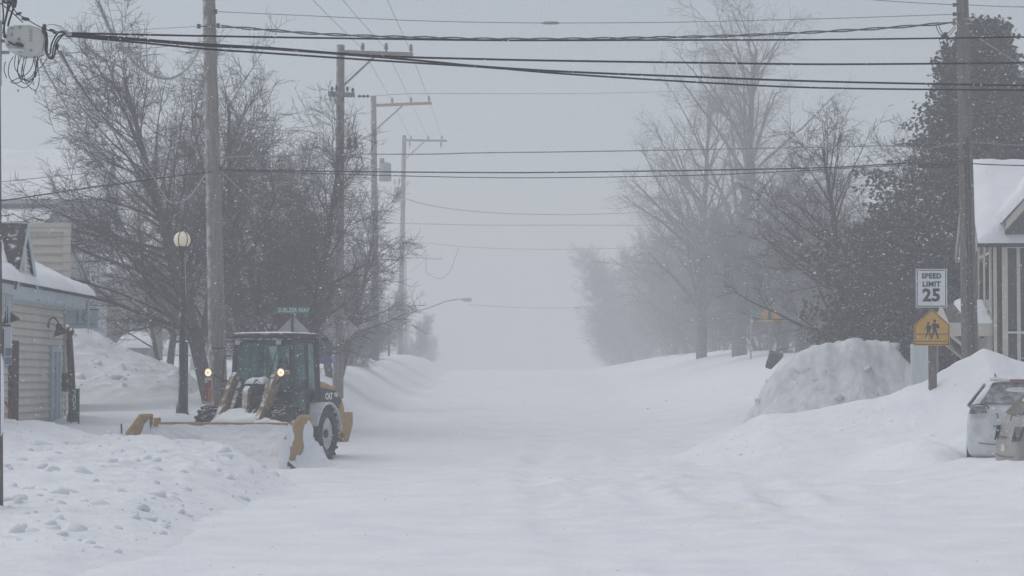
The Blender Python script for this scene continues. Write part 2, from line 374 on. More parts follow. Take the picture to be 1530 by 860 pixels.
def ground(x, y, rough=True):
    x = np.asarray(x, float); y = np.asarray(y, float)
    y0 = unfar(y); k = np.where(y > 80, y / np.maximum(y0, 1), 1.0)
    return CAMZ + (ground0(x / k, y0, rough) - CAMZ) * k
def ground0(x, y, rough=True):
    h = np.interp(y, [0, 48, 56, 66, 80, 100, 125, 150, 175, 200, 420], [0, 0, .06, .25, .70, 1.25, 1.78, 2.08, 2.12, 1.9, 1.2])
    # raised left verge
    xe = np.interp(y, [0, 46, 52, 64, 100, 150, 260], [-8.2, -7.6, -6.75, -5.3, -4.6, -4.8, -7])
    hw = np.interp(y, [0, 50, 62, 400], [1.2, .7, 1.3, 1.8])
    hl = np.interp(y, [0, 30, 44, 50, 60, 72, 103, 150, 250], [.2, .35, .8, .82, .95, 1.12, 1.15, .9, .6])
    hl = hl * (1 + .35 * sst(-8, -30, x))
    h = h + hl * sst(xe + hw, xe - hw, x)
    # raised right verge
    hr = np.interp(y, [0, 56, 66, 80, 100, 150, 250], [.1, .25, .9, 1.3, 1.5, 1.2, .8])
    h = h + hr * sst(np.interp(y, [0, 60, 150, 300], [6, 3.6, 3.8, 6]), np.interp(y, [0, 60, 100, 150], [14, 11.5, 12, 12.5]), x)
    if rough:
        fade = np.clip(90 / np.maximum(y, 20), .3, 1)
        h = h + .06 * fbm(x, y * .8, .25, 3, 3) * np.clip(y / 30, .5, 1.5)
        # ruts along the street
        rut = np.exp(-((y - 40) / 16.) ** 2)
        h = h + rut * .055 * fbm(x * 1.6, y * .5, .6, 4, 11) * fade
        h = h + .026 * fbm(x, y * .7, 1.6, 5, 21) * fade
        tr = np.exp(-((x - 2.2) / 2.4) ** 2) * np.exp(-((y - 40) / 9.) ** 2)
        h = h + tr * .10 * fbm(x, y * .8, 1.5, 5, 33, .6, ridge=True)
        for xc, ph in ((.7, 0), (2.35, .4), (4.1, 2)):      # half drifted wheel tracks
            dx = np.abs(x - xc - .35 * np.sin(y / 9. + ph) - .012 * (y - 40)); kk = np.exp(-((y - 40) / 17.) ** 2) * np.clip(.55 + 1.1 * fbm(x, y, .3, 3, 35), 0, 1)
            h = h - kk * (.09 * np.exp(-(dx / .22) ** 2) - .05 * np.exp(-((dx - .45) / .17) ** 2))
        vl = sst(xe + .6, xe - .8, x) * np.exp(-((y - 47) / 8.) ** 2)
        h = h + vl * (.10 * fbm(x, y, .9, 4, 51) + .02 * fbm(x, y, 4, 3, 52))
        sp = np.exp(-((x - 7.2) / 2.2) ** 2 - ((y - 37) / 4.) ** 2)
        h = h + sp * (.10 * fbm(x, y, .8, 4, 61, ridge=True))
        # low drift right of the street at bottom right
        h = h + .30 * sst(5.0, 9.5, x) * np.exp(-((y - 38) / 8.) ** 2)
    return h
def gz(x, y):
    return float(ground(np.array([x]), np.array([y]))[0])

def axis(pts):
    out = []
    for (a, b, st) in pts:
        n = max(1, int(round((b - a) / st))); out += list(np.linspace(a, b, n, endpoint=False))
    out.append(pts[-1][1]); return np.array(out)

def grid_mesh(name, xs, ys, Z, matl, label=None):
    nx, ny = len(xs), len(ys)
    X, Y = np.meshgrid(xs, ys)
    V = np.stack([X, Y, Z], -1).reshape(-1, 3)
    i = np.arange(nx - 1)[None, :] + nx * np.arange(ny - 1)[:, None]
    Q = np.stack([i, i + 1, i + nx + 1, i + nx], -1).reshape(-1, 4)
    return link(name, np_mesh(name, V, Q), matl)

xs = axis([(-210, -40, 8), (-40, -14, 1.2), (-14, 14, .11), (14, 40, 1.2), (40, 210, 8)])
ys = axis([(-30, 14, 3), (14, 60, .11), (60, 100, .3), (100, 300, 1.2), (300, 660, 12)])
X, Y = np.meshgrid(xs, ys)
g = grid_mesh('snow_ground', xs, ys, ground(X, Y), SNOW)
tag(g, 'snow covered street and verges rising to a low crest', None, None, 'structure')

# ------------------------------------------------------------------ snow piles (one heightfield mesh each)
def clods(X, Y, Z, n, rng, rmin, rmax, sel, hk=.8):
    xs_, ys_ = X[0], Y[:, 0]
    for _ in range(n):
        cx, cy = sel(rng); r = rmin + (rmax - rmin) * rng.random() ** 2.5
        i0, i1 = np.searchsorted(xs_, [cx - r, cx + r]); j0, j1 = np.searchsorted(ys_, [cy - r, cy + r])
        if i1 <= i0 or j1 <= j0: continue
        xx = X[j0:j1, i0:i1] - cx; yy = Y[j0:j1, i0:i1] - cy
        a = rng.random() * 3.1; ca, sa = math.cos(a), math.sin(a); k = .6 + rng.random() * .4
        u = (xx * ca + yy * sa) / r; v = (-xx * sa + yy * ca) / (r * k)
        d = np.abs(u) ** 3 + np.abs(v) ** 3
        tilt = (rng.random() - .5) * u + (rng.random() - .5) * v
        b = np.clip(1 - d, 0, 1) ** .28 * (1 + .7 * tilt) * r * hk * (.5 + rng.random() * .7)
        Z[j0:j1, i0:i1] += b
def pile(name, x0, x1, y0, y1, st, fn, label, matl=PILE, nclod=0, seed=1, sel=None, rr=(.05, .3), hk=.8):
    xs = np.arange(x0, x1 + st, st); ys = np.arange(y0, y1 + st, st); X, Y = np.meshgrid(xs, ys)
    Hh = fn(X, Y); Z = ground(X, Y, False) + Hh
    nx, ny = len(xs), len(ys)
    i = (np.arange(nx - 1)[None, :] + nx * np.arange(ny - 1)[:, None]).reshape(-1)
    T = [np.stack([i, i + 1, i + nx + 1], -1), np.stack([i, i + nx + 1, i + nx], -1)]
    V = [np.stack([X, Y, Z], -1).reshape(-1, 3)]; n = nx * ny; ng = 2 * len(i)
    bm = bmesh.new(); bmesh.ops.create_icosphere(bm, subdivisions=2, radius=1); bm.verts.ensure_lookup_table()
    BV = np.array([v.co[:] for v in bm.verts]); BF = np.array([[v.index for v in f.verts] for f in bm.faces]); bm.free()
    rg = np.random.default_rng(seed); rn = random.Random(seed)
    for _ in range(nclod):
        cx, cy = sel(rn); a = int((cx - x0) / st); b = int((cy - y0) / st)
        if not (0 <= a < nx and 0 <= b < ny) or Hh[b, a] < .06: continue
        r = rr[0] + (rr[1] - rr[0]) * rn.random() ** 4.2
        q = rg.normal(size=4); q /= np.linalg.norm(q); w_, x_, y_, z_ = q
        Rm = np.array([[1 - 2 * (y_ * y_ + z_ * z_), 2 * (x_ * y_ - z_ * w_), 2 * (x_ * z_ + y_ * w_)], [2 * (x_ * y_ + z_ * w_), 1 - 2 * (x_ * x_ + z_ * z_), 2 * (y_ * z_ - x_ * w_)], [2 * (x_ * z_ - y_ * w_), 2 * (y_ * z_ + x_ * w_), 1 - 2 * (x_ * x_ + y_ * y_)]])
        B = np.sign(BV) * np.abs(BV) ** .7                              # blocky
        B = B * (1 + .20 * vnoise(BV[:, 0] * 2.2 + cx * 9, BV[:, 1] * 2.2 + BV[:, 2] * 3.1 + cy * 7, seed))[:, None]
        B = (B * (r * np.array([1, .75, .55]) * rg.uniform(.75, 1.25, 3))) @ Rm.T
        B[:, 2] *= .8
        V.append(B + np.array([cx, cy, Z[b, a] - r * .28])); T.append(BF + n); n += len(BV)
    T = np.concatenate(T); sm = np.zeros(len(T), bool); sm[:] = True
    o = link(name, np_mesh(name, np.concatenate(V), T, sm), matl)
    return tag(o, label, 'snow pile')
def pile_old(name, x0, x1, y0, y1, st, fn, label, matl=PILE, nclod=0, seed=1, sel=None, rr=(.05, .3), hk=.8):
    xs = np.arange(x0, x1 + st, st); ys = np.arange(y0, y1 + st, st); X, Y = np.meshgrid(xs, ys)
    Hh = fn(X, Y)
    if nclod: 
        Z2 = np.zeros_like(Hh); clods(X, Y, Z2, nclod, random.Random(seed), rr[0], rr[1], sel, hk)
        Hh = Hh + Z2 * sst(.03, .25, Hh)
    Z = ground(X, Y, False) + Hh
    o = grid_mesh(name, xs, ys, Z, matl)
    return tag(o, label, 'snow pile')

def pile_front(X, Y):
    crest = np.interp(X, [-12, -8.8, -7.2, -6.2, -5.0, -4.1, -3.3, -2.2], [.50, .60, .70, .74, .62, .42, .18, -.3])
    yb = np.interp(Y, [21, 23, 27, 32, 37, 40, 41.5, 44], [.22, .32, .42, .58, .85, 1.0, .85, -.5])
    xr = np.interp(Y, [21, 26, 32, 40, 44], [-2.3, -2.4, -2.7, -2.6, -3.5]) + .35 * fbm(X * 0, Y, .5, 3, 5)
    e = sst(xr + .5, xr - 2.2, X) ** 1.5
    left = np.interp(X, [-12, -9], [.9, 1])
    h = np.minimum(crest, 2) * yb * e * left - .12 * (1 - e)
    rough = e * np.clip(yb, 0, 1)
    n = .09 * fbm(X, Y, .55, 4, 71) + .13 * fbm(X, Y, 1.2, 6, 72, .6, ridge=True) + .05 * fbm(X, Y, 3.5, 4, 73, .6, ridge=True) * np.clip(.5 + 1.2 * fbm(X, Y, .5, 2, 76), 0, 1)
    return h + rough * n - ground(X, Y, False) * .6 * e * sst(-6, -9, X) - .05 * (1 - rough)
def sel_front(r):
    u = r.random()
    if u < .45: return (-9 + r.random() * 6.2, 23 + r.random() * 8)
    return (-9 + r.random() * 6.5, 27 + r.random() * 13.5)
pile('snow_pile', -12.5, -1.2, 20.5, 43.5, .055, pile_front, 'broad lumpy ploughed snow pile in the left foreground, strewn with clods', nclod=900, seed=4, sel=sel_front, rr=(.015, .20), hk=.45)

def pile_right(X, Y):
    yc = 49.6
    crest = np.interp(X, [2.6, 3.6, 4.4, 5.2, 6.5, 7.4, 8.4, 9.1, 9.7, 10.5, 11.6, 14], [0, .25, .62, 1.0, 1.10, 1.18, 1.46, 1.86, 2.12, 1.85, 1.6, 1.4])
    crest = crest + .08 * fbm(X, Y * 0, .9, 3, 81)
    d = Y - yc
    prof = np.where(d < 0, np.clip(1 + d / 6.5, 0, 1) ** 1.7, np.clip(1 - d / 1.7, 0, 1) ** .8)
    h = crest * prof + .42 * np.exp(-((X - 7.5) / .8) ** 2 - ((Y - 44.2) / 1.7) ** 2)
    m = sst(0, .35, h)
    return h + m * (.05 * fbm(X, Y, .7, 4, 82) + .022 * fbm(X, Y, 2.1, 4, 83, ridge=True) + .012 * fbm(X, Y, 6, 3, 84)) - .12 * (1 - m)
pile('snow_pile', .6, 14.5, 41, 51.8, .07, pile_right, 'tall smooth white snow pile behind the parked cars, sloping down to the left', nclod=120, seed=9,
     sel=lambda r: (3.8 + r.random() * 5.5, 46.5 + r.random() * 4), rr=(.02, .12), hk=.4)

def pile_cut(X, Y):
    crest = np.interp(X, [5.95, 6.2, 6.5, 7.0, 7.4, 8.3, 9.3, 9.7, 10.1, 10.6, 11.2, 12], [-.1, .4, 1.15, 1.75, 2.0, 2.08, 2.02, 1.85, 1.45, .9, .4, 0])
    crest = crest + .07 * fbm(X, Y * .2, 1.4, 4, 91)
    d = Y - 62.0 - .35 * fbm(X, Y * 0, 1.1, 4, 92)
    prof = np.where(d < 0, np.clip(sst(-2.6, -.1, d) * .75 + .25 * sst(-1.1, -.2, d), 0, 1), np.clip(1 - d / 4.5, 0, 1))
    h = crest * prof; m = sst(0, .3, h)
    return h + m * (.12 * fbm(X, Y, .8, 5, 93) + .12 * fbm(X * 1.8, Y * .5 + X * .3, 1.6, 6, 94, .6) + .06 * fbm(X * 1.3, Y * .6, 5.5, 4, 98, .6)) - .15 * (1 - m)
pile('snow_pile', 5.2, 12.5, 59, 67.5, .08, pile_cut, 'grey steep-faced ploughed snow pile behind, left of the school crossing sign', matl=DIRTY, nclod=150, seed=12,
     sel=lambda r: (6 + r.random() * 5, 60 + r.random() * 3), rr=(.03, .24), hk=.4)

def pile_back(X, Y):
    crest = np.interp(X, [-16, -13.5, -12.3, -11.6, -10.8, -10, -9.2, -8.3], [1.9, 1.85, 1.75, 1.4, 1.05, .8, .45, 0])
    crest = crest + .15 * fbm(X, Y * .2, 1.0, 4, 95)
    d = Y - 68.0
    prof = np.where(d < 0, np.clip(1 + d / 6.5, 0, 1) ** 1.2, np.clip(1 - d / 3, 0, 1))
    h = crest * prof; m = sst(0, .3, h)
    return h + m * (.12 * fbm(X, Y, .8, 5, 96) + .07 * fbm(X, Y, 2.2, 4, 97, ridge=True)) - .12 * (1 - m)
pile('snow_pile', -16, -8, 61, 71.5, .1, pile_back, 'long rough snow pile behind the small shop and the green number sign', nclod=110, seed=15,
     sel=lambda r: (-13 + r.random() * 4.5, 62 + r.random() * 6), rr=(.04, .28), hk=.4)
# ------------------------------------------------------------------ haze
hz = MB().bbox((-213, -32, -1.2), (213, 663, 24.5)).build('haze', None)
hm = bpy.data.materials.new('blowing_snow_haze'); hm.use_nodes = True
hn = hm.node_tree; hn.nodes.clear(); ho = hn.nodes.new('ShaderNodeOutputMaterial'); hv = hn.nodes.new('ShaderNodeVolumePrincipled')
hv.inputs['Color'].default_value = (.87, .885, .905, 1); hv.inputs['Density'].default_value = HAZE; hv.inputs['Anisotropy'].default_value = .1
hn.links.new(hv.outputs[0], ho.inputs['Volume']); hz.data.materials.append(hm); tag(hz, kind='stuff')

# ------------------------------------------------------------------ bare trees
def segs_mesh(name, segs, k=4):
    A = np.array(segs, dtype=np.float64)
    Vs = []; Qs = []; off = 0
    big = A[:, 6] > .025
    for sel, kk in ((big, 7), (~big, 3)):
        B = A[sel]
        if not len(B): continue
        p0, p1, r0, r1 = B[:, :3], B[:, 3:6], B[:, 6], B[:, 7]
        t = p1 - p0; t /= np.linalg.norm(t, axis=1, keepdims=True) + 1e-9
        ref = np.where(np.abs(t[:, 2:3]) > .9, np.array([[1., 0, 0]]), np.array([[0, 0, 1.]]))
        u = np.cross(t, ref); u /= np.linalg.norm(u, axis=1, keepdims=True); v = np.cross(t, u)
        an = np.arange(kk) * 2 * math.pi / kk
        ring = u[:, None, :] * np.cos(an)[None, :, None] + v[:, None, :] * np.sin(an)[None, :, None]
        a = p0[:, None, :] + ring * r0[:, None, None]; b = p1[:, None, :] + ring * r1[:, None, None]
        V = np.concatenate([a, b], 1).reshape(-1, 3); n = len(B)
        base = np.arange(n)[:, None] * 2 * kk + off; j = np.arange(kk)[None, :]; j2 = (j + 1) % kk
        Q = np.stack([base + j, base + j2, base + kk + j2, base + kk + j], -1).reshape(-1, 4)
        Vs.append(V); Qs.append(Q); off += len(V)
    return np_mesh(name, np.concatenate(Vs), np.concatenate(Qs))

def gen_tree(seed, H, r0, bias=(0, 0, 0), limbs=16, limb_len=.5, limb_ang=50, start=.15, up=(.02, .05, .03, .02, 0), dens=1.0, trunk_w=.05, stems=1, stem_spread=.25, fine=3, twl=.55, lift=0.0, lr=.45, taper=.62):
    rng = random.Random(seed); U = rng.uniform
    trunk = []; crown = []
    bias = Vector(bias)
    STEP = (.5, .42, .3, .22, .16)
    WIG = (trunk_w, .09, .13, .17, .2)
    CH = (0, limbs, 9 * dens, 7 * dens, fine)      # children per branch of the level above
    def branch(p, d, L, r, lev):
        n = max(2, min(16, int(L / STEP[lev]))); st = L / n
        tgt = crown if lev > 0 else trunk
        nch = CH[lev + 1] if lev < 4 else 0
        if lev == 1: nch = nch * max(.5, L / (H * limb_len))
        if lev == 2: nch = nch * min(1.4, max(.4, L / 1.6))
        s0 = start if lev == 0 else .18
        acc = U(0, 1)
        rr = r
        for i in range(n):
            t = (i + 1) / n
            w = WIG[lev]
            d = Vector((d.x + U(-w, w), d.y + U(-w, w), d.z + U(-w, w) + up[lev])).normalized()
            q = p + d * st
            r1 = r * (1 - t * .82) + .002
            tgt.append((p.x, p.y, p.z, q.x, q.y, q.z, rr, r1))
            if lev < 4 and t > s0:
                acc += nch / (n * (1 - s0))
                while acc >= 1:
                    acc -= 1
                    f = U(0, 1); o = p.lerp(q, f)
                    az = U(0, 2 * math.pi)
                    an = R((limb_ang, 42, 45, 48)[lev] * U(.65, 1.3))
                    if lev == 0: an *= (1.15 - .55 * t)
                    x = d.cross(Vector((0, 0, 1)))
                    if x.length < .1: x = d.cross(Vector((1, 0, 0)))
                    x.normalize(); yv = d.cross(x)
                    side = x * math.cos(az) + yv * math.sin(az)
                    nd = d * math.cos(an) + side * math.sin(an)
                    if lev == 0: nd = nd + bias + Vector((0, 0, lift))
                    if lev > 0 and nd.z < -.25: nd.z *= .4
                    nd.normalize()
                    if lev == 0: nl = H * limb_len * (1 - taper * t) * U(.75, 1.15)
                    elif lev == 1: nl = L * U(.30, .5) * (1.05 - .5 * t)
                    elif lev == 2: nl = twl * U(.6, 1.3)
                    else: nl = twl * .5 * U(.6, 1.3)
                    cr = (r1 * lr, r1 * .5, .0078, .005)[lev]
                    if lev < 2: cr = min(max(cr, .011), r1 * .8)
                    branch(o, nd, nl, cr, lev + 1)
            p = q; rr = r1
    for k in range(stems):
        a = U(0, 6.28) if stems > 1 else 0
        sp = stem_spread if stems > 1 else 0
        d = Vector((math.cos(a) * sp + bias.x * .3, math.sin(a) * sp + bias.y * .3, 1)).normalized()
        p0 = Vector((math.cos(a) * .12 * (stems > 1), math.sin(a) * .12 * (stems > 1), -.3))
        branch(p0, d, H * U(.85, 1.0) if k else H, r0 * (1 if k == 0 else U(.6, .9)), 0)
    return trunk, crown

def tree(name, loc, label, tk, group=None, rz=0, mats=('bark', 'twig'), scale=1.0, cat='tree'):
    root = empty(name, loc, label, cat, group, rz)
    root.scale = (scale * fs_(loc[1]),) * 3
    tr, cr = tk
    link('trunk', segs_mesh('trunk', tr), M[mats[0]], root)
    link('crown', segs_mesh('crown', cr), M[mats[1]], root)
    return root
def clone(src, loc, label, rz=0, scale=1.0, sz=None):
    c = copy_tree(src); c.location = loc; c.rotation_euler = (0, 0, rz); scale *= fs_(loc[1]); c.scale = (scale, scale, scale); c['label'] = label
    return c
def base(px, Y, dz=0):
    Y = far(Y); x = (px - 765) / F * Y
    return Vector((x, Y, gz(x, Y) + dz))

G1 = 'bare trees along the left verge'
t1 = tree('bare_tree', base(325, 60), 'spreading bare tree behind the nearest left utility pole, its limbs fanning out to the left',
     gen_tree(11, 9.0, .20, bias=(-.24, .22, .10), limbs=31, limb_len=.62, limb_ang=54, start=.14, dens=.95, up=(.02, .008, .012, .01, 0), stems=2, stem_spread=.24, fine=4.0, lr=.40, taper=.60), G1)
t2 = tree('bare_tree', base(425, 65), 'dense dark bare tree directly above the loader cab, filling the gap between two poles',
     gen_tree(23, 6.9, .16, limbs=28, limb_len=.42, limb_ang=52, start=.22, dens=1.0, taper=.38, up=(.02, .01, .01, .01, 0), twl=.6, stems=3, stem_spread=.28, fine=3.6, lr=.40), G1)
t3 = tree('bare_tree', base(378, 69), 'dense bare tree standing between the nearest utility pole and the dark tree above the cab',
     gen_tree(37, 8.4, .18, limbs=26, limb_len=.44, limb_ang=50, start=.2, dens=.95, taper=.42, up=(.02, .012, .012, .01, 0), stems=2, stem_spread=.25, fine=3.5, lr=.4), G1)
t4 = tree('bare_tree', base(500, 79), 'lower bare tree with drooping outer branches at the right end of the left tree row',
     gen_tree(41, 6.0, .15, limbs=24, limb_len=.44, limb_ang=56, start=.22, dens=.9, taper=.42, up=(.02, .005, .008, .0, 0), stems=2, fine=3.5, lr=.42), G1)
t5 = clone(t4, base(468, 84), 'bare tree standing far back behind the street name sign', rz=2.0, scale=1.12)
t6 = clone(t3, base(250, 74), 'slender bare tree behind the street lamp', rz=1.0, scale=.72)
t6['group'] = G1

G2 = 'bare trees along the right verge'
r1 = tree('tall_bare_tree', base(1105, 108), 'tallest bare tree, with pale forked trunk, on the right verge',
     gen_tree(54, 14.2, .36, bias=(0, 0, .05), limbs=40, limb_len=.60, limb_ang=56, start=.22, taper=.55, dens=.95, up=(.02, .014, .012, .01, 0), trunk_w=.05, twl=.75, lift=.05, lr=.48), G2, mats=('palebark', 'hazetwig'))
r2 = tree('tall_bare_tree', base(1048, 116), 'bare tree left of the tallest right one, reaching over the street with long low limbs',
     gen_tree(59, 12.6, .28, bias=(-.14, 0, .05), limbs=34, limb_len=.56, limb_ang=57, start=.16, taper=.5, dens=.95, up=(.02, .010, .01, .01, 0), twl=.7, lr=.46), G2)
r3 = tree('bare_tree', base(1300, 70), 'dark bare tree beside the big evergreen, its limbs arching left over the snow pile',
     gen_tree(61, 7.4, .19, bias=(-.30, 0, .0), limbs=30, limb_len=.60, limb_ang=55, start=.16, dens=1.0, stems=2, stem_spread=.2, up=(.02, .004, .01, .005, 0), twl=.5, lr=.45), G2)
r4 = clone(t4, base(1215, 95), 'medium bare tree behind the arching limbs, right of the tallest tree', rz=.7, scale=1.15)
r7 = clone(r2, base(1010, 150), 'bare tree standing behind the hedge row, between street edge and the two big trunks', rz=2.2, scale=.74); r7['group'] = G2
r5 = clone(t3, base(1160, 103), 'bare tree just behind the far yellow crossing sign', rz=2.6, scale=.85)
r6 = clone(r2, base(1000, 200), 'faint bare tree farthest along the right verge', rz=3.3, scale=.75)
for o in (r4, r5, r6): o['group'] = G2
tm = tree('bare_tree', base(235, 98), 'small pale bare tree in front of the two low snow roofed sheds',
     gen_tree(71, 4.6, .25, limbs=18, limb_len=.6, limb_ang=60, start=.3, dens=.8), G1, mats=('palebark', 'hazetwig'))


# bushes
bush = tree('bare_bush', base(925, 205), 'faint tall bush where the right verge meets the haze',
     gen_tree(81, 5.0, .05, limbs=16, limb_len=.45, limb_ang=38, start=.05, dens=1.0, stems=7, stem_spread=.55, twl=.5), 'bare bushes on the verges', cat='bush', mats=('palebark', 'hazetwig'))
BL = [(955, 185, 1.3, 'hazy bush second from the far end of the right hedge row'), (1000, 165, 1.2, 'hazy bush left of the two trunks on the right verge'),
      (1035, 145, 1.15, 'greyish bush at the foot of the left-leaning big bare tree'), (1075, 130, 1.0, 'bush between the two big right hand trunks'),
      (1140, 114, 1.0, 'bush right of the pale trunk, behind the thin sign post'), (1185, 100, .95, 'bush behind the far yellow crossing sign, on its right'),
      (1235, 92, .85, 'bush rising behind the grey cut snow pile'), (1290, 86, .9, 'dark bush at the left foot of the big evergreen'),
      (950, 235, 1.3, 'palest bush, farthest back on the right verge'),
      (612, 165, .62, 'hazy bush behind the pole with the street light arm'), (638, 215, .6, 'faintest bush beside the crest on the left'),
      (552, 112, .7, 'bush between the third and fourth left utility poles'), (525, 92, .75, 'bush at the foot of the pole right of the loader'),
      (460, 100, .9, 'bush hidden behind the loader cab'), (350, 100, .9, 'bush between nearest left utility pole and loader cab'),
      (165, 108, .75, 'bush behind the leaning dark post by the shop'), (200, 120, .9, 'bush behind the left low shed'), (130, 112, .9, 'bush beside the hanging pale blue sign'),
      (300, 112, .8, 'bush behind the right low shed')]
for i, (px, Y, sc, lb) in enumerate(BL):
    clone(bush, base(px, Y), lb, rz=i * 1.7, scale=sc * (1.4 if 940 < px < 1200 else 1))

# ------------------------------------------------------------------ evergreens
def evergreen(seed, H, W, loc, label, n=2300, top_skew=0.0, cat='tree'):
    rng = random.Random(seed); U = rng.uniform
    root = empty('evergreen_tree', loc, label, cat, 'evergreens beside the right house')
    segs = []
    n0 = 14
    for i in range(n0):
        z0, z1 = H * .96 * i / n0, H * .96 * (i + 1) / n0
        segs.append((top_skew * (z0 / H) ** 2, 0, z0 - .2, top_skew * (z1 / H) ** 2, 0, z1 - .2, .2 * (1 - i / n0) + .012, .2 * (1 - (i + 1) / n0) + .012))
    link('trunk', segs_mesh('trunk', segs), M['bark'], root)
    V = []; Q = []
    def rad(z, az):
        t = z / H
        lump = 1 + .30 * math.sin(az * 2 + z * .9 + seed) + .24 * math.sin(az * 5 - z * 2.1) + .20 * math.sin(z * 3.3 + az * 3)
        return W * lump * (1 - t) ** .92 * (.60 + .4 * min(1, t * 5)) + .12
    def spray(c, dirv, L):
        m = rng.randint(9, 13)
        for j in range(m):
            s = (j + .3) / m
            cc = c + dirv * (L * s) + Vector((U(-.1, .1), U(-.1, .1), U(-.1, .1))) * (1.1)
            a = Vector((U(-1, 1), U(-1, 1), U(-.8, .5))) + dirv * .6; a.normalize()
            b = a.cross(Vector((U(-1, 1), U(-1, 1), U(-1, 1)))).normalized()
            l, wd = U(.08, .18), U(.035, .075)
            k = len(V)
            V.extend([cc - b * wd * .5, cc + a * l * .5 - b * wd, cc + a * l, cc + a * l * .5 + b * wd]); Q.append([k, k + 1, k + 2, k + 3])
    br = []
    for i in range(n):
        z = H * (U(0, 1) ** 1.25) * .985; az = U(0, 2 * math.pi); rr = rad(z, az)
        f = U(.05, 1) ** .6
        cx = top_skew * (z / H) ** 2
        c = Vector((cx + math.cos(az) * rr * f, math.sin(az) * rr * f, z + .1 + .15 * rr * f))
        d = Vector((math.cos(az), math.sin(az), U(-.2, .7))).normalized()
        spray(c, d, U(.25, .55))
        if i % 6 == 0:
            br.append((cx, 0, max(0.1, z - .1 * rr), c.x, c.y, c.z, .014, .005))
    V.extend([]); 
    link('foliage', np_mesh('foliage', np.array([tuple(v) for v in V]), np.array(Q), False), M['fol'], root)
    link('branches', segs_mesh('branches', br), M['bark'], root)
    return root
evergreen(5, 10.3, 4.1, base(1447, 66, 0) , 'large ragged dark evergreen behind the right utility pole', n=5200, top_skew=.5)
evergreen(8, 9.2, 3.8, base(1568, 68, 0), 'second dark evergreen cut off by the right edge above the house', n=3800)
evergreen(9, 4.6, 2.2, base(1330, 69, 0), 'shorter dark evergreen at the left foot of the large ragged one', n=2600)
evergreen(10, 4.2, 2.0, base(1420, 64.5, 0), 'low evergreen growth right behind the speed limit sign', n=2200)

# ------------------------------------------------------------------ utility poles
GP = 'wooden utility poles lining the street'
def upole(pb, pt, r0, r1, label, matl='pole', sink=.4):
    pb = Vector(pb); pt = Vector(pt); r0 *= fs_(pb.y); r1 *= fs_(pb.y)
    root = empty('utility_pole', pb, label, 'utility pole', GP)
    m = MB(pb); d = (pt - pb); n = 10
    m.tube([pb - d.normalized() * sink] + [pb + d * (i / n) for i in range(1, n + 1)], [r0] + [r0 + (r1 - r0) * i / n for i in range(1, n + 1)], 14)
    m.build('pole', M[matl], root)
    return root, pb
def part(root, org, name, mt, fn, bevel=0):
    m = MB(org); fn(m); return m.build(name, M[mt] if isinstance(mt, str) else mt, root, bevel)
def insulator(root, org, c, h=.22, r=.07, mt='porcelain', axis_=None):
    h *= fs_(c[1]); r *= fs_(c[1])
    Mx = None
    if axis_ is not None: Mx = Vector((0, 0, 1)).rotation_difference(Vector(axis_)).to_matrix()
    part(root, org, 'insulator', mt, lambda m: m.lathe([(.02, -.02), (.025, h * .25), (r, h * .3), (r * .95, h * .38), (.03, h * .45), (r * .85, h * .55), (r * .8, h * .65), (.03, h * .7), (r * .6, h * .82), (r * .5, h), (0.001, h * 1.02)], c, 12, Mx))

# near pole at the frame edge
pn, on = upole(P(-17, 757, 27.5), P(-20, -40, 27.5), .165, .15, 'dark utility pole cut off by the left edge, carrying the white terminal box', 'darkpole')
part(pn, on, 'steel_bracket', 'metal', lambda m: (m.tube([P(-2, 60, 27.4), P(14, 62, 27.4)], .02), m.tube([P(-2, 78, 27.4), P(14, 78, 27.4)], .02), m.bbox(P(-3, 30, 27.3), P(2.5, 128, 27.38))))
part(pn, on, 'snow_crust', PILE, lambda m: m.prism([P(1, 528, 27.33), P(4.5, 540, 27.33), P(5.5, 600, 27.33), P(5, 640, 27.33), P(1, 652, 27.33)], (0, .03, 0)))
# left main pole
p1, o1 = upole(P(327, 628, 53), P(311, -50, 53), .205, .135, 'tallest light grey utility pole behind the loader, rising out of the frame')
for (x, y) in ((297, 39), (322, 17), (326, 38)):
    part(p1, o1, 'clevis', 'darkmetal', lambda m: (m.lathe([(.001, -.05), (.05, -.045), (.03, 0), (.05, .045), (.001, .05)], P(x, y, 52.8), 10), m.tube([P(x, y, 52.8), P(314, y, 52.9)], .015)))
part(p1, o1, 'clevis', 'darkmetal', lambda m: (m.lathe([(.001, -.05), (.05, -.045), (.03, 0), (.05, .045), (.001, .05)], P(330, 252, 52.75), 10),))
# right pole
pr, orr = upole(P(1450, 560, 52), P(1437, -45, 52), .185, .125, 'dark utility pole on the right standing before the evergreen and the house', 'darkpole')
for y in (7, 21):
    part(pr, orr, 'clevis', 'darkmetal', lambda m: (m.tube([P(1424, y, 51.9), P(1436, y, 51.9)], .018), m.lathe([(.001, -.04), (.045, -.035), (.03, 0), (.045, .035), (.001, .04)], P(1426, y, 51.9), 10)))
for y in (28, 35): part(pr, orr, 'pole_step', 'metal', lambda m: m.tube([P(1440, y, 51.9), P(1453, y, 51.8)], .012))
part(pr, orr, 'spool_insulator', 'porcelain', lambda m: (m.lathe([(.001, -.08), (.05, -.07), (.03, 0), (.05, .07), (.001, .08)], P(1426, 32, 51.8), 10), m.tube([P(1426, 32, 51.8), P(1438, 32, 51.9)], .012)))
part(pr, orr, 'conduit', 'darkmetal', lambda m: m.tube([P(1446, 205, 51.75), P(1449, 300, 51.72), P(1452, 420, 51.72), P(1455, 560, 51.72)], .03))
part(pr, orr, 'ground_wire_guard', 'brown', lambda m: m.tube([P(1441, 215, 51.76), P(1444, 330, 51.74), P(1446, 470, 51.74)], .022))

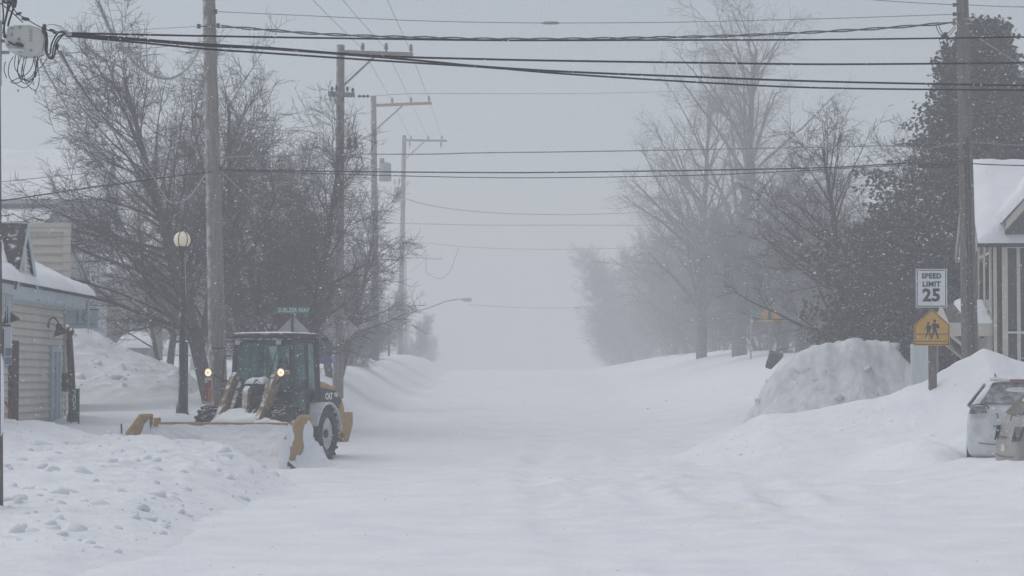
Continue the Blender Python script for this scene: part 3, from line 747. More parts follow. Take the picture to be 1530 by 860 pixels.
def street_pole(pxb, pyb, pxt, pyt, Y, label, arm, brace, pins, armmat='arm', r0=.16, r1=.12):
    root, o = upole(P(pxb, pyb, Y), P(pxt, pyt, Y), r0, r1, label)
    a, b = arm
    d = Y - .2
    part(root, o, 'crossarm', armmat, lambda m: m.prism([P(a[0], a[1] + 3.0 * 72 / Y, d), P(a[0], a[1] - 3.0 * 72 / Y, d), P(b[0], b[1] - 3.0 * 72 / Y, d), P(b[0], b[1] + 3.0 * 72 / Y, d)], (0, .12, 0)))
    part(root, o, 'brace', armmat, lambda m: m.tube([P(*brace[0], d + .05), P(*brace[1], d + .05)], .035 * fs_(far(Y)), 6))
    for (x, y) in pins: insulator(root, o, P(x, y, d + .06), .26, .075)
    return root, o
p2, o2 = street_pole(505, 575, 509, 67, 72, 'second utility pole back on the left, with long one-sided crossarm over the street', ((507, 77), (617, 81)), ((515, 126), (560, 84)), ((542, 77), (577, 77), (614, 79)), r0=.165)
# dead-end cluster of pole two
part(p2, o2, 'short_crossarm', 'arm', lambda m: m.prism([P(490, 143, 71.7), P(490, 136, 71.7), P(530, 138, 71.7), P(530, 145, 71.7)], (0, .12, 0)))
for i, (x, y) in enumerate(((496, 134), (503, 133), (519, 134), (527, 136))): insulator(p2, o2, P(x, y + 2, 71.7), .14, .06, 'darkmetal')
for i, x in enumerate((535, 541, 547)): insulator(p2, o2, P(x, 143.5, 71.6), .09, .06, 'darkmetal', (1, 0, 0))
for (a, b, c) in (((492, 138), (497, 156), (505, 152)), ((499, 140), (504, 162), (510, 150)), ((487, 140), (485, 148), (492, 158)), ((512, 140), (514, 160), (508, 168))):
    part(p2, o2, 'jumper_wire', 'greywire', lambda m: m.tube([P(*a, 71.5), P(*b, 71.5), P(*c, 71.5)], .014, 5))
part(p2, o2, 'cutout_fuse', 'darkmetal', lambda m: (m.tube([P(522, 205, 71.4), P(523, 224, 71.4)], .05), m.tube([P(531, 205, 71.4), P(531, 222, 71.4)], .05), m.tube([P(510, 222, 71.7), P(534, 219, 71.4)], .03)))
part(p2, o2, 'riser_cable', 'greywire', lambda m: (m.tube([P(523, 224, 71.4), P(528, 240, 71.4), P(534, 252, 71.4), P(527, 264, 71.4), P(520, 268, 71.5), P(508, 262, 71.8)], .022, 6), m.tube([P(531, 222, 71.4), P(540, 236, 71.4), P(543, 246, 71.4), P(536, 256, 71.4)], .022, 6)))
p3, o3 = street_pole(561, 541, 558, 143, 103, 'third utility pole back on the left, with brown crossarm and can transformer', ((561, 157), (645, 153.5)), ((563, 192), (601, 158)), ((586, 155), (614, 154), (641, 152)), 'newarm', r0=.17)
part(p3, o3, 'transformer', 'metal', lambda m: (m.lathe([(a * 1.15, b * 1.15) for a, b in ((.001, -.36), (.24, -.36), (.26, -.33), (.26, .36), (.24, .40), (.10, .46), (.001, .46))], P(575.5, 258, 102.7), 18), m.tube([P(562, 252, 102.8), P(572, 252, 102.8)], .04)))
for x in (569, 572.5): insulator(p3, o3, P(x, 245, 102.6), .26, .07)
p4, o4 = street_pole(597, 540, 604, 202, 134, 'fourth utility pole back on the left, hazy, with street light arm', ((605, 209), (668, 210)), ((607, 236), (634, 211)), ((614, 209), (640, 209), (660, 209)), r0=.17)
for x in (612, 659): insulator(p4, o4, P(x, 221, 133.8), .38, .07)
part(p4, o4, 'transformer', 'metal', lambda m: m.lathe([(a * 1.28, b * 1.28) for a, b in ((.001, -.42), (.22, -.42), (.24, -.4), (.24, .3), (.2, .38), (.001, .4))], P(595, 290, 133.6), 16))
for x in (590, 596): insulator(p4, o4, P(x, 276, 133.6), .3, .07)
part(p4, o4, 'light_arm', 'metal', lambda m: m.tube([P(602, 470, 133.8), P(640, 460, 133.5), P(666, 450, 133.3), P(682, 447, 133.2), P(692, 447, 133.2)], .06, 6))
part(p4, o4, 'street_light_head', 'metal', lambda m: m.lathe([(a * 1.28, b * 1.28) for a, b in ((.001, -.3), (.06, -.28), (.11, -.1), (.11, .18), (.05, .3), (.001, .31))], P(697, 447.5, 133.2), 10, Matrix.Rotation(R(90), 3, 'Y')))
p5, o5 = street_pole(606, 548, 605, 361, 205, 'faintest utility pole, farthest back on the left', ((606, 384), (661, 387)), ((614, 405), (636, 388)), ((606, 381), (620, 383), (640, 384), (659, 385)), r0=.17)
part(p5, o5, 'regulator_can', 'metal', lambda m: m.lathe([(a * 1.4, b * 1.4) for a, b in ((.001, -.6), (.2, -.6), (.22, -.5), (.22, .5), (.2, .55), (.001, .6))], P(620, 367.5, 180), 12, Matrix.Rotation(R(90), 3, 'Y')))

# ------------------------------------------------------------------ cables
def catmull(p, n=10):
    p = [p[0] * 2 - p[1]] + p + [p[-1] * 2 - p[-2]]; o = []
    for i in range(1, len(p) - 2):
        for k in range(n):
            t = k / n; a, b, c, d = p[i - 1], p[i], p[i + 1], p[i + 2]
            o.append(.5 * ((2 * b) + (c - a) * t + (2 * a - 5 * b + 4 * c - d) * t * t + (3 * b - a - 3 * c + d) * t ** 3))
    o.append(p[-2]); return o
def wire(pts, Y0, Y1, r, label, mt='wire', group='cables strung over the street', name='cable', twist=0, sides=6, extra=None, jitter=0):
    """pts photo pixels; depth runs from Y0 to Y1 along them"""
    L = [0]
    for a, b in zip(pts, pts[1:]): L.append(L[-1] + math.hypot(b[0] - a[0], b[1] - a[1]))
    w3 = [P(x, y, Y0 + (Y1 - Y0) * l / L[-1]) for (x, y), l in zip(pts, L)]
    c = catmull(w3); r *= fs_((w3[0].y + w3[-1].y) / 2)
    m = MB(w3[0])
    if twist:
        c = catmull(c, 4)
        for ph in (0, math.pi):
            q = []; s = 0; pv = c[0]
            for p in c:
                s += (p - pv).length; pv = p
                a = s * 2 * math.pi / twist + ph
                q.append(p + Vector((0, math.sin(a), math.cos(a))) * r * 1.3)
            m.tube(q, r, 5)
    else:
        if jitter:
            rn = random.Random(len(label)); c = catmull(c, 3); c = [p + Vector((rn.uniform(-1, 1), 0, rn.uniform(-1, 1))) * jitter for p in c]
        m.tube(c, r, sides)
    if extra: extra(m, c)
    return tag(m.build(name, M[mt]), label, 'cable', group)
NB = 27.4
wire([(98, 49), (310, 53.5), (550, 57.5), (760, 60), (1000, 59.5), (1250, 58.7), (1600, 54)], NB, 33, .0125, 'black cable, topmost of the fan leaving the white terminal box')
wire([(98, 50), (200, 57.5), (310, 66), (400, 71), (560, 83), (720, 88), (850, 90.7), (1050, 93.5), (1250, 95.7), (1600, 93)], NB, 33, .014, 'black cable, second from the top of the fan leaving the white terminal box')
wire([(98, 51), (200, 59), (310, 68), (400, 72.5), (560, 84.5), (640, 91.5), (720, 99), (850, 107), (1050, 115), (1250, 122), (1600, 129)], NB, 33.4, .0145, 'thick black cable, third from the top of the fan leaving the white terminal box')
wire([(98, 53), (200, 62.5), (310, 73), (400, 79), (540, 88.5), (720, 100), (850, 110.5), (1050, 123), (1250, 131.5), (1600, 135)], NB, 33.8, .013, 'black cable, lowest of the fan leaving the white terminal box')
wire([(330, 39), (355, 41), (400, 44.5), (470, 50), (560, 54), (640, 56), (720, 58), (850, 58), (1000, 55.5), (1100, 53), (1250, 46), (1330, 41), (1400, 35.5), (1426, 33)], 52.8, 51.8, .016, 'twisted pair cable sagging between the nearest left pole and the right pole', twist=1.3)
wire([(322, 17), (400, 20.5), (520, 26), (620, 30.5), (720, 33), (822, 34), (950, 33.5), (1050, 32), (1250, 27), (1426, 21)], 52.8, 51.9, .009, 'thin grey wire with a small splice halfway between left and right poles', 'greywire',
     extra=lambda m, c: m.lathe([(.001, -.22), (.03, -.15), (.035, 0), (.03, .15), (.001, .22)], P(822, 34, 52.3), 8, Matrix.Rotation(R(90), 3, 'Y')))
wire([(1270, -3), (1340, 2), (1426, 7)], 52.5, 51.9, .010, 'short thin wire entering the right pole near the top edge', 'greywire')
wire([(1448, 7), (1490, 9), (1600, 12)], 51.9, 51, .010, 'thin wire leaving the right pole to the right near the top edge', 'greywire')
wire([(296, 39), (235, 42.5), (170, 47), (100, 52), (-40, 62)], 52.8, 60, .007, 'thin grey wire running left from the nearest left pole behind the terminal box', 'greywire')
wire([(92, 79.5), (170, 75), (245, 69.5), (313, 60)], NB, 52.8, .007, 'thin slack wire from the terminal box back to the nearest left pole', 'greywire')
wire([(140, -12), (152, 15), (165, 45), (180, 66), (200, 92), (220, 108), (245, 117), (265, 113), (285, 96), (299, 70), (312, 55)], 30, 52.7, .024, 'thick iced cable hanging in a deep loop beside the nearest left pole', 'icywire', jitter=.008)
wire([(87, 76), (105, 106), (130, 148), (160, 186), (200, 222), (228, 262), (252, 300), (272, 301), (290, 285), (308, 258)], NB, 52.7, .014, 'long iced drop cable falling from the terminal box through the branches', 'icywire', jitter=.006)
wire([(91, 77), (107, 106), (132, 146), (162, 184), (201, 220)], NB + .1, 38, .010, 'thinner black strand lashed beside the long iced drop cable')
wire([(121, 130), (124, 150), (135, 160), (150, 170)], 29.5, 31.5, .007, 'small loose loop hanging off the iced drop cable', 'icywire')
wire([(60, 88), (68, 105), (80, 126), (95, 152), (110, 176), (125, 200), (142, 226), (165, 262)], NB, 60, .012, 'dark iced service wire dropping from the terminal box to the hall roof', 'icywire', jitter=.006)
wire([(-40, 305), (0, 300), (125, 281.5), (250, 264.5), (318, 256)], 48, 52.7, .016, 'thick dark cable climbing from the left edge to the nearest left pole')
wire([(-40, 275), (0, 271.5), (60, 265.5), (130, 258.5), (220, 249), (316, 238)], 49, 52.8, .009, 'thin wire climbing from the left edge just above the thick dark cable', 'greywire')
wire([(330, 253), (480, 255.5), (720, 257.5), (850, 257), (1110, 253), (1250, 249.5), (1345, 244), (1442, 240)], 52.7, 51.8, .016, 'thick black cable, upper of the close pair across the middle of the trees')
wire([(332, 254), (480, 259), (560, 261.5), (720, 265), (850, 265), (1000, 262.5), (1100, 259.5), (1200, 254.5), (1345, 247), (1442, 244)], 52.7, 51.8, .010, 'thinner black cable, lower of the close pair across the middle of the trees')
wire([(330, 234), (400, 232.5), (480, 231), (540, 230), (640, 230), (720, 228), (850, 226.5), (1050, 223), (1200, 220), (1330, 217.5), (1360, 220), (1385, 222), (1410, 217), (1442, 212)], 52.8, 51.8, .013, 'grey cable crossing above the close black pair, dipping in front of the evergreen', 'greywire')
wire([(1452, 212), (1490, 215), (1530, 217), (1600, 219)], 51.8, 50, .010, 'pale wire leaving the right pole over the snowy house roof', 'greywire')
wire([(1452, 244), (1490, 246), (1600, 249)], 51.8, 50, .014, 'black cable leaving the right pole across the snowy house roof')
wire([(1452, 50), (1480, 68), (1510, 87), (1570, 128)], 51.8, 56, .012, 'iced service drop slanting down right from the right pole', 'icywire')
wire([(331, 256), (355, 279), (390, 311), (430, 334), (480, 345), (506, 341)], 52.7, 71.7, .014, 'pale drooping cable from nearest left pole to the next pole back', 'greywire')
tag(MB(P(1400, 249, 51.7)).lathe([(.001, -.42), (.055, -.40), (.07, -.3), (.07, .3), (.055, .40), (.001, .42)], P(1400, 246.5, 51.7), 10, Matrix.Rotation(R(90), 3, 'Y')).build('splice_closure', M['wire']), 'black tubular splice case hung on the cable left of the right pole', 'splice case')
wire([(549, 143.5), (620, 139.5), (720, 139.5), (850, 139.5), (960, 137.5), (1080, 134)], 71.6, 92, .008, 'thin pale wire from the second left pole across to the tallest right tree', 'greywire')
wire([(562, 333), (650, 334.5), (720, 336), (850, 336), (1000, 336), (1150, 333)], 103, 100, .012, 'thin grey wire from the third left pole level with mid tree', 'greywire')
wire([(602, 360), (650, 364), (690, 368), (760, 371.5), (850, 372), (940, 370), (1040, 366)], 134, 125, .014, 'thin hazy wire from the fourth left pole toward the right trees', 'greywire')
wire([(566, 284), (600, 295), (650, 308), (720, 316.5), (800, 320), (880, 320), (1000, 315)], 103, 118, .014, 'slack wire drooping from the third left pole over the street', 'greywire')
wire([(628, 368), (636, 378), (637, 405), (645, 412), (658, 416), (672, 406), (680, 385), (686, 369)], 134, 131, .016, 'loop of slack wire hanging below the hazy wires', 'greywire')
for k, (a, b, c) in enumerate((((440, -30), (542, 73), (587, 152)), ((488, -30), (577, 73), (614, 151)), ((566, -30), (613, 75), (641, 149)))):
    nm = ('left', 'middle', 'right')[k]
    wire([a, ((a[0] + b[0]) / 2 + 1, (a[1] + b[1]) / 2 + 3), b], 46, 71.8, .007, nm + ' one of the three thin conductors coming overhead to the second left pole', 'greywire', 'power conductors above the left poles')
    wire([b, ((b[0] + c[0]) / 2 + 1.5, (b[1] + c[1]) / 2 + 4), c], 71.8, 102.8, .008, nm + ' one of the three thin conductors between second and third left poles', 'greywire', 'power conductors above the left poles')
    d = ((614, 207), (640, 207), (660, 207))[k]
    wire([c, ((c[0] + d[0]) / 2 + 1, (c[1] + d[1]) / 2 + 3), d], 102.8, 133.8, .008, nm + ' one of the three thin conductors between third and fourth left poles', 'greywire', 'power conductors above the left poles')
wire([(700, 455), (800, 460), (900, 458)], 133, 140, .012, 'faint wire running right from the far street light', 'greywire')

for k, q in enumerate(([(1402, 36), (1406, 46), (1413, 51), (1420, 46), (1427, 38)], [(1398, 36), (1402, 47), (1409, 54), (1418, 53), (1428, 41)])):
    wire(q, 51.8, 51.8, .010, ('upper', 'lower')[k] + ' small drip loop beside the right pole', group='drip loops at the right pole',
         extra=lambda m, c: m.lathe([(.001, -.05), (.035, -.045), (.04, 0), (.035, .045), (.001, .05)], P(q[2][0], q[2][1], 51.8), 8))
# terminal box
tb = empty('terminal_box', P(38, 60, 27.2), 'white ribbed cable terminal box hanging at the upper left corner', 'terminal box'); ob = tb.location.copy()
def tbody(m):
    prof = [(11, 40), (20, 37), (44, 36.5), (58, 41), (65, 48), (66, 60), (63, 76), (54, 82), (30, 83), (14, 76), (6, 66)]
    m.prism([P(x, y, 27.05) for x, y in prof], (0, .26, 0))
m = MB(ob); tbody(m); m.build('housing', M['box'], tb, .018)
for i in range(5): part(tb, ob, 'vent_slot', 'greydoor', lambda m: m.bbox(P(43.5, 44 + i * 4, 27.035), P(48, 45.6 + i * 4, 27.055)))
for (x, y) in ((19, 42), (30, 41), (18, 52), (28, 58), (12, 67), (30, 76), (46, 75)):
    part(tb, ob, 'bolt', 'metal', lambda m: m.lathe([(.016, 0), (.016, .012), (.001, .014)], P(x, y, 27.05), 8, Matrix.Rotation(R(90), 3, 'X')))
part(tb, ob, 'latch_bar', 'white', lambda m: m.bbox(P(12, 72, 27.02), P(36, 76, 27.06)), .005)
rl = random.Random(3)
lp = [[(23, 82), (22, 100), (30, 112), (40, 120), (52, 112), (56, 84)], [(32, 83), (26, 104), (33, 118), (46, 115), (54, 100), (52, 83)], [(37, 83), (32, 108), (38, 121), (50, 118), (56, 104), (56, 84)],
      [(40, 84), (36, 102), (32, 120), (22, 124), (16, 122), (24, 118), (40, 110), (48, 98), (51, 84)], [(20, 84), (14, 96), (13, 112), (20, 122), (36, 131), (48, 122), (54, 108)], [(36, 83), (34, 104), (40, 124), (52, 135), (58, 124), (58, 110), (55, 96)], [(8, 92), (6, 104), (10, 116)],
      [(28, 83), (27, 110), (36, 124), (47, 120), (53, 104), (50, 84)]]
for k, q in enumerate(lp):
    part(tb, ob, 'cable_loop', 'wire', lambda m: m.tube(catmull([P(x, y, 27.1 + rl.uniform(-.1, .15)) for x, y in q], 6), .0052, 5))
lp2 = [[(66, 46), (69, 58), (68, 75), (74, 87), (81, 84), (84, 66), (92, 54), (98, 50)], [(64, 44), (70, 50), (70, 70), (72, 84), (78, 84), (80, 70), (86, 56), (98, 49)], [(62, 42), (68, 46), (71, 62), (70, 78), (75, 80), (77, 66), (84, 52), (92, 47), (98, 50)],
       [(12, 5), (10, 22), (6, 42), (10, 58), (20, 66), (30, 67)], [(22, -6), (14, 10), (8, 28), (5, 48), (7, 56)], [(3, -4), (5, 20), (4, 36)], [(0, 4), (20, 20), (34, 33)], [(24, 0), (20, 12), (14, 30), (12, 38)],
       [(14, 0), (24, 18), (38, 27), (56, 38), (66, 42), (75, 46), (92, 48)], [(66, 81), (58, 86), (56, 98), (60, 101), (70, 88)], [(66, 39), (78, 36), (92, 40), (98, 46)]]
for k, q in enumerate(lp2):
    rr_ = (.010, .009, .009, .011, .012, .009, .007, .012, .006, .005, .003)[k]
    part(tb, ob, 'cable_loop', 'wire', lambda m: m.tube(catmull([P(x, y, 27.0 + rl.uniform(-.05, .12)) for x, y in q], 6), rr_, 6))
for (x, y, s) in ((10, 2, 1), (21, 2, 1.3), (28, 20, .6), (38, 28, .8), (66, 43, 1.0), (78, 45, .6), (82, 49, .5), (86, 70, .6), (29, 66.5, .9)):
    part(tb, ob, 'cable_clamp', 'darkmetal', lambda m: m.lathe([(.001, -.06 * s), (.02 * s, -.05 * s), (.028 * s, 0), (.02 * s, .05 * s), (.001, .06 * s)], P(x, y, 27.0), 8, Matrix.Rotation(rl.uniform(0, 3), 3, 'Y')))
part(tb, ob, 'strand_clamp', 'metal', lambda m: m.tube([P(89, 46, 27.2), P(96, 48, 27.2), P(106, 51, 27.3)], [.012, .03, .02], 8))
for (x, y, h) in ((40, 121, 5), (50, 122, 5), (53, 135, 6), (27, 133, 4), (83, 88, 7)):
    part(tb, ob, 'cable_tag', 'metal', lambda m: m.bbox(P(x - 1.2, y, 27.0), P(x + 1.2, y + h, 27.012)))
# ------------------------------------------------------------------ buildings
def siding(m, A, B, z0, z1, t0=None, t1=None, h=.15, dp=.034):
    """clapboards on the vertical plane through A->B (outside = right-hand side of A->B seen from above); t0(z), t1(z) limit each course"""
    A = Vector((A[0], A[1], 0)); B = Vector((B[0], B[1], 0)); d = B - A; n = Vector((d.y, -d.x, 0)).normalized()
    z = z0
    while z < z1 - 1e-4:
        zt = min(z + h, z1)
        a0, a1 = (t0(z) if t0 else 0), (t1(z) if t1 else 1); b0, b1 = (t0(zt) if t0 else 0), (t1(zt) if t1 else 1)
        p = [A + d * a0, A + d * a1, A + d * b1, A + d * b0]
        lo = n * dp
        q = [p[0] + lo + Vector((0, 0, z)), p[1] + lo + Vector((0, 0, z)), p[2] + Vector((0, 0, zt)), p[3] + Vector((0, 0, zt))]
        u = [p[0] + Vector((0, 0, z)), p[1] + Vector((0, 0, z))]
        m.add(q, [[0, 1, 2, 3]]); up_ = Vector((0, 0, .022)); m.add([u[0] + up_, u[1] + up_, q[1], q[0]], [[0, 1, 2, 3]])
        z = zt

# --- small shop on the left, facing the street along x = WX
WX = -9.3
shop = empty('shop_building', (WX, 45, .4), 'small tan clapboard shop with snowy roof and steep little gable at left edge', 'shop'); so_ = shop.location.copy()
def sp(name, mt, fn, bevel=0, parent=None, rough=0): 
    m = MB(so_); fn(m); return m.build(name, M[mt] if isinstance(mt, str) else mt, parent or shop, bevel, rough)
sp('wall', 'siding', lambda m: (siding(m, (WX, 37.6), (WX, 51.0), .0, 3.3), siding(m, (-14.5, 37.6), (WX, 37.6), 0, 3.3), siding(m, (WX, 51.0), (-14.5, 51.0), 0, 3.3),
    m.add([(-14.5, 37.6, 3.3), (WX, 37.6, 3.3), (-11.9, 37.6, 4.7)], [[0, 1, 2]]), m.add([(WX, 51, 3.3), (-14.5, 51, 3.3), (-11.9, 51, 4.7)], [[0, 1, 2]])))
sp('corner_board', 'cream', lambda m: m.bbox((WX - .02, 50.93, 0), (WX + .035, 51.05, 3.3)))
sp('fascia', 'trim', lambda m: (m.bbox((-8.93, 37.3, 3.22), (-8.88, 51.4, 3.46)), m.bbox((-9.28, 37.4, 3.20), (-8.935, 51.35, 3.235))))
sp('frieze_board', 'trim', lambda m: m.bbox((WX - .005, 43.75, 2.98), (WX + .04, 45.3, 3.19)))
def roofm(m):
    for x0, z0, x1, z1 in ((-8.86, 3.46, -11.9, 4.92), (-14.9, 3.46, -11.9, 4.92)):
        m.prism([(x0, 37.2, z0), (x1, 37.2, z1), (x1, 37.2, z1 + .06), (x0, 37.2, z0 + .06)], (0, 14.25, 0))
sp('roof', 'shingle', roofm)
def snow_slab(name, c0, c1, c2, c3, th, nu, nv, seed, amp=.05, lip=1.0, parent=None, org=None, edge=None, matl=None):
    """lumpy snow blanket over quad c0,c1 (eave) c3,c2 (ridge); th thickness, lip rounds the edges"""
    c0, c1, c2, c3 = map(Vector, (c0, c1, c2, c3)); nrm = (c1 - c0).cross(c3 - c0).normalized()
    if nrm.z < 0: nrm = -nrm
    U, Vv = np.meshgrid(np.linspace(0, 1, nu), np.linspace(0, 1, nv))
    a = np.array(c0)[None, None] * ((1 - U) * (1 - Vv))[..., None] + np.array(c1) * (U * (1 - Vv))[..., None] + np.array(c2) * (U * Vv)[..., None] + np.array(c3) * ((1 - U) * Vv)[..., None]
    e = np.minimum(np.minimum(U, 1 - U) * nu, np.minimum(Vv, 1 - Vv) * nv)
    Lu = (c1 - c0).length; Lv = (c3 - c0).length
    k = np.clip(e / 3.0, 0, 1) ** .5
    t = th * k * (1 + .5 * fbm(U * Lu, Vv * Lv, .9, 4, seed)) + amp * fbm(U * Lu, Vv * Lv, 3, 3, seed + 5) * k
    if edge is not None:
        mk = edge(U, Vv); t = np.where(mk > 0, t * np.clip(mk * 8, 0, 1) ** .5, -.3)
    top = a + np.array(nrm)[None, None] * t[..., None]
    nV = nu * nv; V = top.reshape(-1, 3) - (np.array(org) if org is not None else 0)
    i = np.arange(nu - 1)[None, :] + nu * np.arange(nv - 1)[:, None]
    Q = np.stack([i, i + 1, i + nu + 1, i + nu], -1).reshape(-1, 4)
    o = link(name, np_mesh(name, V, Q), matl or PILE, parent)
    return o
snow_slab('roof_snow', (-8.70, 37.3, 3.50), (-8.70, 51.55, 3.50), (-11.95, 51.5, 4.97), (-11.95, 37.3, 4.97), .17, 110, 26, 3, parent=shop, org=so_)
snow_slab('roof_snow', (-15.0, 37.3, 3.50), (-15.0, 51.5, 3.50), (-11.90, 51.5, 4.98), (-11.90, 37.3, 4.98), .17, 60, 16, 4, parent=shop, org=so_)
# steep street gable
GY0, GYM, GY1, GZ, GB = 43.8, 44.75, 45.75, 4.62, 3.40
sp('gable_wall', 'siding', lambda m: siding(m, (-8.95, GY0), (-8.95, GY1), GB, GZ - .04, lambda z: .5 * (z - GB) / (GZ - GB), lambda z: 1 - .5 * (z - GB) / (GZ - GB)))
sp('gable_roof', 'shingle', lambda m: (m.prism([(-8.86, GY0 - .06, GB - .02), (-8.86, GYM, GZ), (-8.86, GYM, GZ + .05), (-8.86, GY0 - .12, GB)], (-4.5, 0, 0)),
     m.prism([(-8.86, GY1 + .06, GB - .02), (-8.86, GYM, GZ), (-8.86, GYM, GZ + .05), (-8.86, GY1 + .12, GB)], (-4.5, 0, 0))))
def courses(m):
    for i in range(9):
        t = i / 9; y = GY0 - .09 + (GYM - GY0 + .06) * t; z = GB + (GZ - GB) * t
        m.box((-11.1, y - .01, z + .045), (4.46, .17, .022), Matrix.Rotation(math.atan2(GZ - GB, GYM - GY0), 3, 'X'))
sp('shingle_courses', 'shingle', courses)
sp('rake_board', 'trim', lambda m: (m.prism([(-8.84, GY0 - .1, GB - .02), (-8.84, GYM, GZ + .03), (-8.84, GYM, GZ - .14), (-8.84, GY0 + .06, GB - .02)], (-.03, 0, 0)),
     m.prism([(-8.84, GY1 + .1, GB - .02), (-8.84, GYM + .002, GZ + .03), (-8.84, GYM + .002, GZ - .14), (-8.84, GY1 - .06, GB - .02)], (-.03, 0, 0))))
sp('gable_vent', 'white', lambda m: m.prism([(-8.925, GYM - .10, 3.75), (-8.925, GYM + .10, 3.75), (-8.925, GYM + .05, 4.25), (-8.925, GYM - .05, 4.25)], (.03, 0, 0)))
snow_slab('gable_snow', (-13.3, GY0 - .33, GB + .03), (-8.90, GY0 - .33, GB + .03), (-8.90, GYM - .07, GZ + .10), (-13.3, GYM - .07, GZ + .10), .11, 240, 34, 8, parent=shop, org=so_,
     edge=lambda U, V: 1.10 - V - 1.0 * np.clip((U - .86) / .135, 0, 1) ** 1.1 + .10 * np.round(fbm(U * 4, V * 0, 3, 3, 9) * 3) / 3)
# icicles
ri = random.Random(8)
for i in range(26):
    y = 41.7 + i * .085 + ri.uniform(-.03, .03) if i < 20 else 45.9 + (i - 20) * .9
    L = ri.uniform(.2, .75) if i < 20 else ri.uniform(.06, .25)
    sp('icicle', 'ice', lambda m: m.lathe([(.001, -L), (.012, -L * .6), (.02, -L * .2), (.028, 0), (.001, .01)], (-8.86 + ri.uniform(-.02, .02), y, 3.26), 6))
sp('icicle', 'ice', lambda m: m.lathe([(.001, -.75), (.02, -.5), (.035, -.2), (.05, 0), (.001, .01)], (-8.84, 51.2, 3.40), 6))
# door, brown pilaster
sp('door', 'greydoor', lambda m: (m.bbox((WX + .02, 49.3, 0), (WX + .06, 50.05, 2.28)),), .005)
sp('door_frame', 'trim', lambda m: (m.bbox((WX + .02, 49.18, 0), (WX + .085, 49.3, 2.40)), m.bbox((WX + .02, 50.05, 0), (WX + .085, 50.17, 2.40)), m.bbox((WX + .02, 49.3, 2.28), (WX + .085, 50.05, 2.40)), m.bbox((WX + .055, 49.64, 0), (WX + .09, 49.72, 2.28))))
sp('brown_door', 'brown', lambda m: (m.bbox((WX + .02, 45.1, 0), (WX + .07, 45.85, 2.46)), m.bbox((WX + .07, 45.13, .2), (WX + .085, 45.45, 2.3))), .005)
# barn lamps and meter box
def barn(y, z):
    a = sp('barn_lamp', 'darkmetal', lambda m: (m.tube([(WX + .02, y, z), (WX + .06, y, z + .12), (WX + .14, y, z + .16), (WX + .22, y, z + .08), (WX + .24, y, z - .02)], .018, 8), m.lathe([(.06, 0), (.06, .02), (.001, .025)], (WX + .02, y, z), 10, Matrix.Rotation(R(90), 3, 'Y'))))
    m = MB(so_); m.lathe([(.03, .10), (.06, .06), (.075, 0), (.17, -.12), (.175, -.14), (.001, -.10)], (WX + .25, y, z - .06), 14, Matrix.Rotation(R(-18), 3, 'Y')); m.build('lamp_shade', M['darkmetal'], a)
barn(44.0, 2.98); barn(49.0, 2.83)
sp('meter_box', 'darkmetal', lambda m: (m.bbox((WX + .01, 50.55, 1.45), (WX + .14, 50.8, 1.85)), m.lathe([(.09, 0), (.09, .08), (.07, .11), (.001, .12)], (WX + .14, 50.67, 1.68), 12, Matrix.Rotation(R(90), 3, 'Y'))), .01)
sp('conduit', 'metal', lambda m: m.tube([(WX + .05, 50.67, 1.85), (WX + .05, 50.67, 3.2)], .02, 6))

shop.location.x -= .3; shop.location.y += .75
# projecting sign at the frame edge, hanging sign, ring
sg = empty('shop_sign', P(3, 518, 43), 'white sign with navy band and blue blocks on the shop wall at left edge', 'sign'); osg = sg.location.copy()
part(sg, osg, 'sign_panel', 'signwhite', lambda m: m.bbox(P(-22, 545, 43), P(18, 489, 43.05)), .004)
part(sg, osg, 'colour_band', 'navy', lambda m: m.bbox(P(1, 543, 42.985), P(6, 491, 42.995)))
part(sg, osg, 'colour_band', 'bluegrey', lambda m: m.bbox(P(8, 531, 42.985), P(17.5, 520, 42.995)))
part(sg, osg, 'colour_band', 'bluegrey', lambda m: m.bbox(P(8, 544, 42.985), P(17.5, 534, 42.995)))
part(sg, osg, 'bracket', 'darkmetal', lambda m: m.tube([P(-24, 486, 43.02), P(16, 486, 43.02)], .018, 6))
h2 = empty('hanging_sign', P(123, 477, 52.2), 'pale blue hanging sign with faded letters beside the shop corner', 'sign'); oh = h2.location.copy()
part(h2, oh, 'sign_panel', 'paleblue', lambda m: m.bbox(P(100, 490.5, 52.2), P(147, 463, 52.24)), .004)
text('IC', .30, Matrix.Translation(P(124, 474.5, 52.185) - oh) @ FACE, M['fadedprint'], h2, sx=.95, spacing=1.3)
part(h2, oh, 'rule_line', 'fadedprint', lambda m: m.bbox(P(106, 484.5, 52.185), P(141, 483.3, 52.196)))
part(h2, oh, 'bracket', 'darkmetal', lambda m: m.tube([P(98, 462, 52.22), P(148, 462, 52.22)], .016, 6))
ring = MB(P(2, 618, 42.9)); ring.tube([P(-2 + 17 * math.sin(a), 618 - 21 * math.cos(a), 42.9 + .1 * math.cos(a)) for a in [i * math.pi / 15 for i in range(31)]], .022, 8)
tag(ring.build('hoop', M['red']), 'thin red hoop leaning by the shop wall at left edge', 'hoop')
